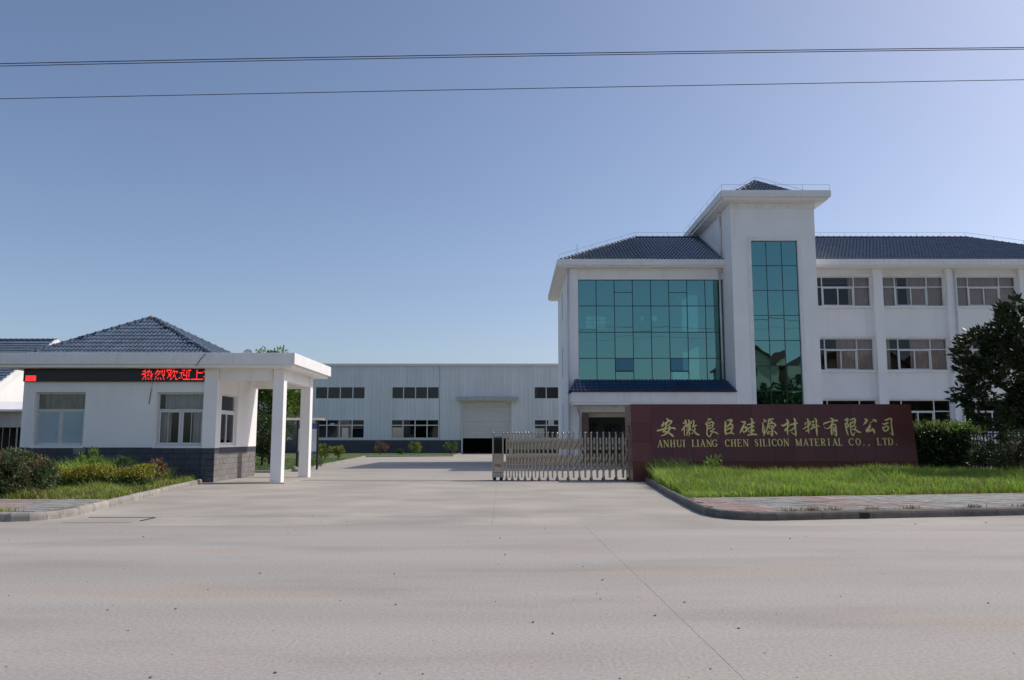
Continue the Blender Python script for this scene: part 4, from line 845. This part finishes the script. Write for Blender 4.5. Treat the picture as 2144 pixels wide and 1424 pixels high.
# main eaves and roof
for a, b_, bb in ((2.62, TX0 - .003, 58.4), (TX1 + .003, 36.0, 58.4)):
    bevel(MB().box(a, b_, 46.25, bb, 11.55, 11.89).build('eave', 'trim_paint', ob), .015)
    MB().box(a + (.12 if a < 3 else 0), b_ - (.12 if b_ > 30 else 0), 46.38, bb - .1, 11.472, 11.548).build('soffit', 'white_paint', ob)
rz, ry_ = 14.68, 52.3; e0 = 46.5; ze = 11.87
roof_face(ob, (2.85, e0, ze), (TX0, e0, ze), (TX0, ry_, rz), (8.12, ry_, rz), 'tile_far', w=.21, e=.5, hgt=.10, nw=1); roof_face(ob, (TX1, e0, ze), (35.75, e0, ze), (29.86, ry_, rz), (TX1, ry_, rz), 'tile_far', w=.21, e=.5, hgt=.10, nw=1)
roof_face(ob, (2.85, 58.1, ze), (2.85, e0, ze), (8.12, ry_, rz), (8.12, ry_, rz), 'tile_far', skip=True); roof_face(ob, (35.75, e0, ze), (35.75, 58.1, ze), (29.86, ry_, rz), (29.86, ry_, rz), 'tile_far', skip=True)
roof_face(ob, (35.75, 58.1, ze), (2.85, 58.1, ze), (8.12, ry_, rz), (29.86, ry_, rz), 'tile_far', skip=True)
for p, q_ in (((2.85, e0, ze), (8.12, ry_, rz)), ((8.12, ry_, rz), (TX0, ry_, rz)), ((TX1, ry_, rz), (29.86, ry_, rz)), ((29.86, ry_, rz), (35.75, e0, ze))): lay_caps(ob, Vector(p) + up, Vector(q_) + up, cpm, .36, cs)
tag(cs.build('ridge_tiles', 'tile_far', ob, fix=False), kind='stuff')
b = MB(); b.prism([(TX0 - .06, e0 + .4, ze + .1), (TX0 - .06, e0 + .4, ze + .42), (TX0 - .06, ry_, rz + .35), (TX0 - .06, ry_, rz)], (.058, 0, 0)); b.build('flashing', 'trim_paint', ob)
# rain pipes
def pipe(pts, r=.055):
    pp = MB().tube(pts, r, 8).build('rain_pipe', 'pipe', ob, smooth=True, fix=False); zz = np.arange(min(p[2] for p in pts) + 1, max(p[2] for p in pts), 2.6)
    for z in zz: MB().tube([(pts[0][0], pts[0][1], z), (pts[0][0], pts[0][1], z + .05)], r * 1.35, 8).build('pipe_clip', 'pipe', pp)
    return pp
for x, y, z0, z1 in ((OX0 - .02, OY - .2, 0, 11.4), (12.2, OY - .1, 4.95, 11.3), (TX0 - .08, 46.9, 12.2, 14.6), (25.95, OY - .18, 0, 11.3)):
    o = pipe([(x, y, z0), (x, y, z1)]); b = MB(); b.prism([(x - .07, y - .07, z1), (x + .07, y - .07, z1), (x + .13, y - .1, z1 + .22), (x - .13, y - .1, z1 + .22)], (0, .17, 0)); b.build('hopper', 'pipe', o)
pipe([(3.95, OY - .06, 0), (3.95, OY - .06, 2.75), (3.75, 46.3, 3.2), (3.75, 46.3, 3.42)], .06)
# lightning conductor along the ridges
lc = MB(); runs = [[(2.75, 46.4, 11.88), (8.12, ry_, rz + .05), (TX0, ry_, rz + .05)], [(TX1, ry_, rz + .05), (29.86, ry_, rz + .05), (35.7, 46.5, 11.9)], [(11.75, 54.2, 15.36), (11.75, 44.15, 15.36), (17.8, 44.15, 15.36)], [(12.3, 45.8, 15.36), ta, (17.75, 45.8, 15.36)]]
for rn in runs:
    lc.tube([Vector(p) + Vector((0, 0, .32)) for p in rn], .007, 4)
    for p, q_ in zip(rn, rn[1:]):
        p, q_ = Vector(p), Vector(q_); n = max(1, int((q_ - p).length / 1.5))
        for k in range(n + 1): s_ = p.lerp(q_, k / n); lc.tube([s_, s_ + Vector((0, 0, .32))], .007, 4)
lc.tube([(3.9, 47.6, 12.2), (3.9, 47.6, 13.1)], .012, 4)
lc.build('lightning_conductor', 'dark_iron', ob, fix=False)
ac = thing('air_conditioner', (26.75, 46.95, 4.55), 'grey air conditioner box on office wall beside the rain pipe', 'air conditioner')
b = MB(); b.box(26.4, 27.2, 46.85, 47.19, 4.55, 5.2); bevel(b.build('casing', 'plastic_white', ac), .02)
b = MB(); b.tube([(26.7, 46.83, 4.88), (26.7, 46.85, 4.88)], .25, 18); b.build('fan_grille', 'dark_iron', ac)
b = MB(); b.box(26.45, 26.5, 46.86, 47.2, 4.5, 4.548); b.box(27.1, 27.15, 46.86, 47.2, 4.5, 4.548); b.build('bracket', 'steel_dull', ac)

# ================================================================ workshop hall at the back of the yard
ws = thing('workshop', (-14, 96, 0), 'long pale grey corrugated steel workshop at the back of the yard', 'workshop')
WY, WX0, WX1, WZ = 86.5, -50.0, 16.0, 9.3
wx = [(-45.2, -39.9), (-37.1, -31.8), (-29.0, -23.75), (-20.95, -15.6), (-12.82, -7.72), (2.32, 7.6)]
wh_ = [(a, b_, 5.74, 7.1) for a, b_ in wx] + [(a, b_, 1.58, 3.62) for a, b_ in wx] + [(-5.2, -.2, -1, 5.45)]
def clad(x0, x1, z0, z1):
    """a cladding sheet with two raised ribs"""
    b = MB(); pr_ = []; n = 2; sw_ = .46
    xs = [(0, 0)]
    k = math.floor(x0 / sw_)
    prof = []
    while k * sw_ < x1 + sw_:
        r = k * sw_; prof += [(r - .05, 0), (r - .03, -.07), (r + .03, -.07), (r + .05, 0), (r + .22, 0), (r + .225, -.008), (r + .235, -.008), (r + .24, 0)]; k += 1
    def at(x):
        for (p, a), (q, c_) in zip(prof, prof[1:]):
            if p <= x <= q: return a + (c_ - a) * (x - p) / (q - p)
        return 0
    pts = [(x0, at(x0))] + [p for p in prof if x0 < p[0] < x1] + [(x1, at(x1))]
    vs = []
    for x, y in pts: vs += [(x, WY + y, z0), (x, WY + y, z1)]
    b.add(vs, [(2 * i, 2 * i + 2, 2 * i + 3, 2 * i + 1) for i in range(len(pts) - 1)]); return b
SWD = .92; k = WX0
while k < WX1 - .01:
    a, c_ = k + .002, min(k + SWD, WX1) - .002; cuts = sorted({a, c_, *[x for h in wh_ for x in h[:2] if a < x < c_]})
    for p, q in zip(cuts, cuts[1:]):
        zs = [(1.42, WZ)]; m_ = (p + q) / 2
        for h in wh_:
            if h[0] < m_ < h[1]: zs = [t for z0, z1 in zs for t in ((z0, min(z1, h[2])), (max(z0, h[3]), z1)) if t[1] - t[0] > .05]
        for z0, z1 in zs:
            if q - p > .04: clad(p, q, z0, z1).build('cladding_sheet', 'cladding', ws, fix=False)
    k += SWD
b = MB(); b.wall(WX0, WX1, 0, 1.42, WY - .06, WY + .2, [(-5.2, -.2, -1, 5.45)]); b.build('base_wall', 'dado_paint', ws)
b = MB(); b.box(WX0 - .2, WX1 + .2, WY - .25, WY - .05, WZ - .02, WZ + .22); b.build('gutter', 'upvc', ws)
b = MB(); b.prism([(WX0, WY - .05, WZ + .0), (WX0, WY - .05, WZ + .12), (WX0, 96.5, WZ + .7), (WX0, 106.6, WZ + .12), (WX0, 106.6, WZ)], (WX1 - WX0, 0, 0)); b.build('roof', 'cladding', ws)
bh = [(P(a, 906, 106.4).x, P(b_, 906, 106.4).x, P(a, d, 106.4).z, P(a, c_, 106.4).z) for a, b_, c_, d in ((716, 729, 896, 917), (821, 842, 895, 917), (690, 700, 886, 890), (1120, 1140, 897, 915), (1148, 1160, 880, 890))]
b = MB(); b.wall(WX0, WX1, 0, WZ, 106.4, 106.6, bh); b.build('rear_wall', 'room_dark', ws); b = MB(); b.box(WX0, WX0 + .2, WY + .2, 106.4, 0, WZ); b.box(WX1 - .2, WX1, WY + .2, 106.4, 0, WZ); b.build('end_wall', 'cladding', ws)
for a, c_ in wx:
    W = c_ - a
    wn = frame(ws, a, c_, 5.74, 7.1, WY - .05, [(a + W * k / 4, 5.8, 7.04) for k in (1, 2, 3)], [], .09, .1)
    for k in range(4): pane(wn, a + W * k / 4 + .04, a + W * (k + 1) / 4 - .04, 5.78, 7.06, WY, 'glass_dark')
    wn = frame(ws, a, c_, 1.58, 3.62, WY - .05, [(a + W * k / 4, 1.6, 3.6) for k in (1, 2, 3)], [(2.98, a + .05, c_ - .05)], .1, .1)
    for k in range(4): pane(wn, a + W * k / 4 + .04, a + W * (k + 1) / 4 - .04, 1.64, 2.94, WY, 'glass_dark'); pane(wn, a + W * k / 4 + .04, a + W * (k + 1) / 4 - .04, 3.02, 3.56, WY, 'glass_dark')
dr = MB(); dr.box(-5.36, -5.2, WY - .1, WY + .1, 0, 5.45); dr.box(-.2, -.04, WY - .1, WY + .1, 0, 5.45); dr.box(-5.36, -.04, WY - .1, WY + .1, 5.45, 5.6); dr = dr.build('roller_door', 'shutter', ws)
sm_ = MB(); sm_.prism([(-5.19, 0, 0), (-5.19, -.02, .02), (-5.19, -.035, .10), (-5.19, -.02, .2), (-5.19, 0, .226)], (4.98, 0, 0)); sm_ = sm_.mesh('slat', 'shutter')
for k in range(17): place('slat', sm_, dr, loc=(0, WY + .06, 1.62 + k * .228))
b = MB(); b.prism([(-5.8, WY - .04, 5.62), (-5.8, WY - 1.0, 5.55), (-5.8, WY - 1.0, 5.85), (-5.8, WY - .04, 6.0)], (6.45, 0, 0)); b.build('door_awning', 'awning', ws)
ct = thing('crate_stack', (-16.4, 88.2, 0), 'teal crates stacked just inside a workshop window', 'crates')
for k, (x, z) in enumerate(((-16.9, 0), (-16.0, 0), (-16.9, .8), (-16.0, .8), (-16.5, 1.6), (-15.9, 2.35))): bevel(MB().box(x - .42, x + .42, 87.8, 88.6, z, z + .78).build('crate', 'notice_teal' if 'notice_teal' in MATS else 'film_blue', ct), .02)

# ================================================================ neighbouring house behind the gatehouse
nh = thing('neighbour_house', (-33, 45, 0), 'white gabled house with blue tiles behind the gatehouse at left edge', 'house')
NX, NR, NZ = -26.0, 45.9, 7.1; ey0, ey1, ez_ = 39.6, 52.2, 3.45
MB().prism([(NX, ey0 + .6, 0), (NX, ey1 - .6, 0), (NX, ey1 - .6, ez_ + .3), (NX, NR, NZ - .22), (NX, ey0 + .6, ez_ + .3)], (-14, 0, 0)).build('wall', 'white_paint', nh)
tl = tile_mesh('roof_tile', 'tile_blue')
roof_face(nh, (-40, ey0, ez_), (NX + .1, ey0, ez_), (NX + .1, NR, NZ), (-40, NR, NZ), 'tile_blue'); roof_face(nh, (NX + .1, ey1, ez_), (-40, ey1, ez_), (-40, NR, NZ), (NX + .1, NR, NZ), 'tile_blue', skip=True)
b = MB(); b.prism([(NX, ey0, ez_ - .38), (NX, NR, NZ - .34), (NX, NR, NZ + .07), (NX, ey0, ez_ + .07)], (.14, 0, 0)); b.prism([(NX, NR, NZ - .34), (NX, ey1, ez_ - .38), (NX, ey1, ez_ + .07), (NX, NR, NZ + .07)], (.139, 0, 0)); b.build('bargeboard', 'trim_paint', nh)
b = MB(); b.box(-40, NX, ey0, ey0 + .2, ez_ - .3, ez_ - .02); b.build('eave', 'trim_paint', nh)
cs = MB(); lay_caps(nh, (-40, NR, NZ + .03), (NX + .1, NR, NZ + .03), cm, .3, cs); tag(cs.build('ridge_tiles', 'tile_blue', nh, fix=False), kind='stuff')
sd_ = thing('lean_to_shed', (-25.5, 37.5, 0), 'grey sheet metal shed with dark doorway left of the gatehouse', 'shed')
b = MB(); b.wall(-30, -21.5, 0, 2.75, 37.6, 37.7, [(-23.95, -21.6, -1, 2.05), (-28, -25, -1, 2.05)]); b.build('wall', 'awning', sd_)
b = MB(); b.prism([(-30, 37.2, 2.76), (-30, 37.2, 2.86), (-30, 39.6, 3.32), (-30, 39.6, 3.22)], (8.6, 0, 0)); b.build('roof', 'trim_paint', sd_)
b = MB(); b.box(-30, -21.5, 39.5, 39.6, 0, 3.2); b.box(-21.6, -21.5, 37.7, 39.5, 0, 2.8); b.build('rear_wall', 'dark_iron', sd_)
b = MB()
for k in range(7): b.tube([(-23.8 + k * .33, 37.66, 0), (-23.8 + k * .33, 37.66, 2.05)], .02 if k != 3 else .05, 5)
b.build('door_bars', 'steel_dull', sd_)

# ================================================================ notice board, lamps, stone in the yard
nb = thing('notice_board', (-10.35, 40.3, .1), 'blue and white notice board with small flat roof behind the porch pillars', 'notice board')
q0, q1 = P(648, 930, 39.6), P(664, 945, 39.6)
for x in (-10.4, -9.42): MB().box(x - .04, x + .04, 39.6, 39.68, .05, 2.45).build('leg', 'dark_iron', nb)
MB().box(-10.36, -9.46, 39.62, 39.66, .78, 2.3).build('panel', 'notice_paper', nb)
MB().box(-10.36, -9.46, 39.605, 39.619, 2.0, 2.28).build('header_band', 'notice_blue', nb); MB().box(-10.36, -9.46, 39.605, 39.619, .78, .92).build('footer_band', 'notice_blue', nb)
b = MB(); b.prism([(-10.95, 39.3, 2.42), (-10.95, 40.1, 2.42), (-10.95, 39.7, 2.54)], (1.8, 0, 0)); b.build('roof', 'kerb_light', nb)
b = MB(); b.ball((-10.2, 38.55, .1), .2, 9, 6, .7); o = b.build('boulder', 'stone', loc=Vector((-10.2, 38.55, .1)), smooth=True); tag(o, 'rounded grey stone on the lawn kerb behind the front pillar', 'stone')
for v in o.data.vertices: v.co *= random.uniform(.8, 1.25)
for x, y, lab in ((-17.6, 72.5, 'small white globe lamp in lawn under the left workshop window'), (-13.0, 46.0, 'small white globe lamp in lawn near the trees')):
    t = thing('globe_lamp', (x, y, .1), lab, 'garden lamp', 'white globe lamps in the lawns'); MB().tube([(x, y, .09), (x, y, .5)], .05, 8).build('stem', 'dark_iron', t); MB().ball((x, y, .62), .17, 10, 8).build('globe', 'plastic_white', t, smooth=True)
# ================================================================ power cables over the road
WYR = 20.0
pa, pb_ = (-40.0, WYR), (40.0, WYR)
for (x, y), lab in ((pa, 'round concrete power pole at the left end of the cables'), (pb_, 'round concrete power pole at the right end of the cables')):
    t = thing('power_pole', (x, y, 0), lab, 'power pole'); MB().tube([(x, y + .3, -.1), (x, y + .3, 14)], [.2, .12], 12).build('shaft', 'pole_concrete', t, smooth=True)
    zc = 12.1 if x > 0 else 10.9; MB().box(x - .05, x + .05, y - .1, y + .45, zc - .05, zc + .02).build('crossarm', 'dark_iron', t); MB().box(x - .05, x + .05, y - .1, y + .45, zc - .62, zc - .55).build('crossarm', 'dark_iron', t)
def wire(py0, pyc, py1, dz, r, lab):
    a, c_, d = P(0, py0, WYR), P(1072, pyc, WYR), P(2144, py1, WYR)
    X = np.array([a.x, c_.x, d.x]); Z = np.array([a.z, c_.z, d.z]); f = np.polyfit(X, Z, 2)
    pts = [(x, WYR, float(np.polyval(f, x)) + dz) for x in np.linspace(-40, 40, 61)]
    o = MB().tube(pts, r, 6).build('power_cable', 'wire', loc=Vector((0, WYR, pts[30][2])), fix=False, smooth=True); tag(o, lab, 'cable', 'cables strung over the road')
wire(135, 115, 101, .02, .011, 'upper strand of the twin black cables high over the road'); wire(138.5, 118, 103, .0, .010, 'lower strand of the twin black cables high over the road'); wire(207, 186, 167, 0, .009, 'single thin black cable below the twin cables in the sky')

# ================================================================ planting
# verge right: tall grass
vp = [(4.22, 19.3), RP(16.5, 3.85), (22, 30.2), (14.6, 30.2), (14.6, 29.25), (4.85, 29.22)]
X, Y = pts_in(vp, 150000); keep = rng.random(len(X)) < np.clip(1.15 - (Y - 19) / 22, .35, 1); X, Y = X[keep], Y[keep]
hh = .20 + .12 * np.sin(X * 1.3 + 1.2 * np.sin(Y * .9)) * np.cos(Y * .8 + X * .4) + np.clip((Y - 20.5) * .045, 0, .22); hh = np.clip(hh, .10, .55)
patch = np.sin(X * 1.7 + np.sin(Y * 1.3) * 1.6) * np.cos(Y * 1.1 - X * .6); rr = rng.random(len(X)); bare = rr < np.clip(.30 * (patch > .55), 0, 1); X, Y, hh, patch, rr = X[~bare], Y[~bare], hh[~bare], patch[~bare], rng.random((~bare).sum())
kind_ = np.where(rr < .10 + .10 * (patch < -.3), 2, np.where(rr < .42 - .25 * patch, 1, 0))
for q, m_, lab in ((0, 'grass', 'tall unmown yellow green grass in front of the granite sign'), (1, 'grass_deep', 'deep green grass blades mixed through the verge before the sign'), (2, 'grass_dry', 'dry straw coloured blades mixed through the verge before the sign')):
    e = kind_ == q; tag(blades('grass', X[e], Y[e], .11, hh[e] * (1.1 if q == 2 else 1), .019 if q < 2 else .013, m_, .5, loc=Vector((9, 24, .12))), lab, 'grass', kind='stuff')
X, Y = pts_in([(4.2, 19.2), RP(16, 3.7), RP(16, 4.4), (4.25, 19.9)], 14000); tag(blades('grass', X, Y, .12, .13, .012, 'weed', .8, loc=Vector((9, 20, .12))), 'ragged low grass along the back edge of right pavement', 'grass', kind='stuff')
def tufts(spots, n, h, m, lab, spread=.12, wd=.012):
    X = np.concatenate([rng.normal(x, spread, n) for x, y in spots]); Y = np.concatenate([rng.normal(y, spread * .6, n) for x, y in spots])
    tag(blades('weeds', X, Y, .13, h, wd, m, .6, loc=Vector((spots[0][0], spots[0][1], .13))), lab, 'weeds', kind='stuff')
tufts([RP(u, .08) for u in (.9, 1.8, 2.6, 3.4, 4.9, 6.1, 7.0, 8.3)] + [RP(1.35, .1)] * 2, 70, .10, 'dry_grass', 'dry weed tufts along the right kerb', .1)
tufts([(-9.9, 15.5), (-10.6, 15.55), (-11.2, 15.6), (-9.6, 15.62)], 120, .10, 'weed', 'weed tufts sprouting along the left kerb', .14)
tufts([(7.1, 20.6), (7.4, 20.7)], 1, .01, 'petal', 'white scraps lying in the grass', .1)
X, Y = pts_in([(4.7, 27.6), (6.2, 27.6), (6.2, 29.0), (4.75, 29.0)], 500); tag(blades('tall_weeds', X, Y, .12, .75, .02, 'leaf_mid', .35, loc=Vector((5.3, 28.4, .12))), 'tall thin weeds at the left foot of the granite sign', 'weeds', kind='stuff')
tree('leafy_weed', 6.95, 28.3, .12, .8, .34, .3, .42, 14, 26, .13, .12, .07, 'leaf_bright', 'bright leafy weed growing in grass before the sign lettering', .015, cat='plant')
# hedge and vine on the fence
hd = thing('vine_hedge', (15.6, 30.1, .12), 'dark leafy vine hedge over the fence right of the sign', 'hedge')
C = np.stack([rng.uniform(14.55, 16.75, 15000), rng.normal(30.15, .22, 15000), rng.uniform(.15, 2.0, 15000)], 1); C[:, 2] = np.minimum(C[:, 2], 1.86 + .16 * np.sin(C[:, 0] * 5) + .09 * np.sin(C[:, 0] * 13) + .09 * rng.normal(size=len(C)))
leaves('foliage', C, rng.normal(size=C.shape) + np.array([0, -.5, .2]), .10, .07, 'leaf_dark', hd)
C = np.stack([rng.uniform(14.55, 17.3, 1500), rng.normal(30.1, .25, 1500), 1.95 + .13 * np.sin(rng.uniform(0, 40, 1500)) + rng.normal(0, .09, 1500)], 1); leaves('young_shoots', C, rng.normal(size=C.shape) + np.array([0, -.3, .6]), .10, .06, 'leaf_bright', hd)
b = MB()
for k in range(9): x = 14.7 + k * .25; b.tube([(x, 30.2, .1), (x + .06, 30.15, .9), (x - .05, 30.2, 1.7)], [.02, .016, .01], 5)
b.build('stems', 'bark', hd)
# magnolia at the right edge
sp = [tuple(P(px, py, 27 + dy)) for px, py, dy in ((2022, 722, 0), (2035, 708, .3), (2060, 700, 0), (2015, 745, -.3), (2100, 650, 0), (2112, 665, .4), (2095, 690, -.2), (2130, 640, 0), (2140, 655, .3), (2018, 770, 0), (2030, 790, .2), (2012, 828, 0), (2026, 838, 0), (2040, 815, .3), (2045, 760, -.4), (2070, 730, 0), (2080, 715, .3), (2040, 860, 0), (2060, 880, .2))]
tree('magnolia_tree', 17.6, 27.0, .12, 6, 2.15, 2.1, 3.6, 165, 100, .28, .22, .095, 'leaf_magnolia', 'dark glossy evergreen tree before the office at right edge', .11, seed_pts=sp, out=.7, shell=.3)
tree('dark_shrub', 18.0, 29.2, .12, 2, 1.15, .95, .95, 60, 110, .22, .10, .05, 'leaf_dark', 'dark rounded shrub under the evergreen tree at right edge', .04, cat='shrub')
tree('fence_shrub', 16.9, 31.3, .12, 1.7, .6, .6, 1.15, 24, 60, .16, .11, .06, 'leaf_mid', 'light green shrub behind the bars of the iron fence', .03, cat='shrub')
for k, (x, y, s_, m_, lab) in enumerate(((18.1, 31.8, .8, 'leaf_dark', 'dark shrub behind the fence below the evergreen tree'), (19.6, 31.6, .9, 'leaf_mid', 'bushy shrub behind the fence at the right edge'), (15.9, 32.2, .8, 'leaf_dark', 'dense dark shrub behind the vine hedge'))):
    tree('fence_shrub', x, y, .12, 1.8, s_, .8, .95, 40, 70, .2, .11, .06, m_, lab, .03, cat='shrub')
# bed in front of the gatehouse
tree('round_bush', -12.15, 19.9, .1, 1.2, .95, .58, .48, 240, 110, .14, .07, .036, 'leaf_bush', 'clipped round bush with reddish leaves at the left edge', .04, cat='bush', out=.3, shell=.75, ry=.9)
yh = thing('yellow_hedge', (-11.6, 23.5, .1), 'low clipped yellow green hedge in the bed before the gatehouse', 'hedge')
n = 16000; C = np.stack([rng.uniform(-13.9, -10.25, n), rng.normal(23.4, .26, n), .1 + .62 * rng.random(n) ** .75], 1); C[:, 2] *= 1 + .10 * np.sin(C[:, 0] * 4.1)
top_ = C[:, 2] > .42
leaves('foliage', C[~top_], rng.normal(size=C[~top_].shape) + np.array([0, -.3, .3]), .07, .035, 'leaf_mid', yh); leaves('golden_tips', C[top_], rng.normal(size=C[top_].shape) + np.array([0, -.2, .9]), .075, .03, 'leaf_yellow', yh)
b = MB()
for k in range(14): x = -13.7 + k * .26; b.tube([(x, 23.4, .05), (x + random.uniform(-.1, .1), 23.35, .5)], [.015, .006], 4)
b.build('stems', 'bark', yh)
bp_ = [(-20, 18.85), (-9.25, 18.85), (-10.6, 27.6), (-20, 28)]
X, Y = pts_in(bp_, 46000); tag(blades('ground_weeds', X, Y, .1, .20 + .11 * np.sin(X * 3 + np.sin(Y * 4)) * np.sin(Y * 2.2), .016, 'weed', .8, loc=Vector((-12, 22, .1))), 'patchy green and brown weeds covering the gatehouse bed', 'weeds', kind='stuff')
X, Y = pts_in([(-15.5, 24.2), (-10.8, 24.2), (-11.2, 27.2), (-16.5, 27.2)], 9000); tag(blades('tall_weeds', X, Y, .1, .64 + .16 * np.sin(X * 2.3), .018, 'grass', .5, loc=Vector((-13, 25.5, .1))), 'taller green weeds between yellow hedge and gatehouse wall', 'weeds', kind='stuff')
for px, py, yy_, s_, m_, lab in ((188, 990, 25.2, .42, 'leaf_bright', 'bushy bright green plant in front of the gatehouse base'), (262, 990, 25.4, .3, 'leaf_mid', 'slender green plant below the right gatehouse window'), (330, 985, 24.6, .26, 'leaf_brown', 'brown flowering weed at the right end of yellow hedge'), (20, 965, 24, .45, 'leaf_bright', 'leafy green shrub behind the round bush at left edge')):
    x = P(px, py, yy_).x; tree('garden_plant', x, yy_, .1, 1, s_ * .8, s_, s_ * 1.15 + .18, 26, 40, .12, .10, .035, m_, lab, .015, cat='plant')
X = rng.normal(P(258, 980, 25).x, .1, 60); Y = rng.normal(25, .08, 60); o = blades('iris_plant', X, Y, .1, .85, .03, 'leaf_grey', .45, loc=Vector((float(X.mean()), 25, .1))); tag(o, 'clump of long sword shaped leaves before the gatehouse base', 'plant')
# yard planting
X, Y = pts_in(YL, 60000); kk = Y < 60; tag(blades('lawn_grass', X[kk], Y[kk], .08, .10, .02, 'grass_short', .6, loc=Vector((-15, 50, .1))), 'short green lawn beside the yard', 'grass', kind='stuff')
tree('broadleaf_tree', -13.9, 47, .1, 6.8, 1.7, 2.8, 3.75, 210, 100, .36, .17, .095, 'leaf_bright', 'tall bright green tree seen between gatehouse wall and pillar', .1)
tree('dark_tree', -13.6, 44.6, .1, 5, 1.1, 1.3, 1.5, 90, 90, .25, .11, .05, 'leaf_dark', 'lower dark green tree in front of the tall bright tree', .06)
tree('grey_green_tree', -11.15, 42.6, .1, 3, .85, .95, 1.95, 55, 70, .22, .09, .03, 'leaf_grey', 'small grey green tree between the two porch pillars', .06, shell=.3)
tree('low_shrub', -10.2, 42.0, .1, .6, .5, .3, .3, 14, 40, .14, .08, .04, 'leaf_mid', 'low shrub beside the foot of the notice board', .02, cat='shrub')
for px, py, y, s_, m_, lab in ((680, 945, 55, .65, 'leaf_lime', 'yellow green shrub right of the porch pillar'), (709, 940, 60, .55, 'leaf_lime', 'second small yellowish shrub before the workshop base'), (796, 945, 76, .75, 'leaf_brown', 'withered brown shrub between the workshop windows'), (868, 945, 76, .7, 'leaf_lime', 'yellow shrub below the middle workshop window'), (943, 945, 76, .75, 'leaf_mid', 'green shrub left of the roller door'), (1098, 940, 76, .8, 'leaf_mid', 'green shrub right of the roller door behind gate'), (838, 950, 77, .3, 'leaf_mid', 'tiny green shrub on the workshop lawn')):
    tree('yard_shrub', P(px, py, y).x, y, .1, 1, s_ * .85, s_ * .62, s_ * .95, 22, 40, s_ * .25, .13, .06, m_, lab, .03, group='shrubs before the workshop', cat='shrub')

# ================================================================ houses and bank across the road, seen only as reflections
def bank_z(x, y): return 8.4 * min(1, max(0, (-y - 14) / 9)) * min(1, max(0, (x - 24) / 7))
b = MB(); nx, ny = 40, 24; xs = np.linspace(22, 110, nx); ys = np.linspace(-13, -70, ny)
b.add([(x, y, bank_z(x, y) - .05) for y in ys for x in xs], [(j * nx + i, j * nx + i + 1, (j + 1) * nx + i + 1, (j + 1) * nx + i) for j in range(ny - 1) for i in range(nx - 1)])
bk = struct(b.build('embankment', 'scrub', fix=False))
n = 12000; X = rng.uniform(27, 75, n); Y = rng.uniform(-23.5, -15, n); Z = np.array([bank_z(a, c_) for a, c_ in zip(X, Y)]) + rng.random(n) * 1.1
tag(leaves('bank_scrub', np.stack([X, Y, Z], 1), rng.normal(size=(n, 3)) + np.array([0, .3, .5]), .55, .3, 'leaf_dark', loc=Vector((40, -18, 3))), 'dense scrub on the bank across the road, seen in glass', 'scrub', kind='stuff')
for k, (x, y) in enumerate(((35.5, -30), (43.0, -30), (50.5, -30), (58, -30), (65.5, -30))):
    t = thing('opposite_house', (x, y, 8.3), ['cream house nearest the corner across the road with red roof', 'second cream house in the row across the road', 'third cream house in the row across the road', 'fourth cream house in the row across the road', 'farthest cream house in the row across the road'][k], 'house', 'red roofed houses across the road')
    b = MB(); b.prism([(x - 3, y, 8.2), (x + 3, y, 8.2), (x + 3, y, 12.6), (x, y, 14.8), (x - 3, y, 12.6)], (0, -8, 0)); b.build('wall', 'cream_wall', t)
    for s_ in (-1, 1): b = MB(); b.prism([(x, y + .4, 14.9), (x + s_ * 3.5, y + .4, 12.35), (x + s_ * 3.5, y + .4, 12.6), (x, y + .4, 15.15)], (0, -8.8, 0)); b.build('roof', 'red_roof', t)
    for dx, z in ((-1.2, 9.4), (1.2, 9.4), (0, 11.8)): MB().box(x + dx - .4, x + dx + .4, y + .0, y + .03, z, z + 1.2).build('window', 'dark_iron', t)
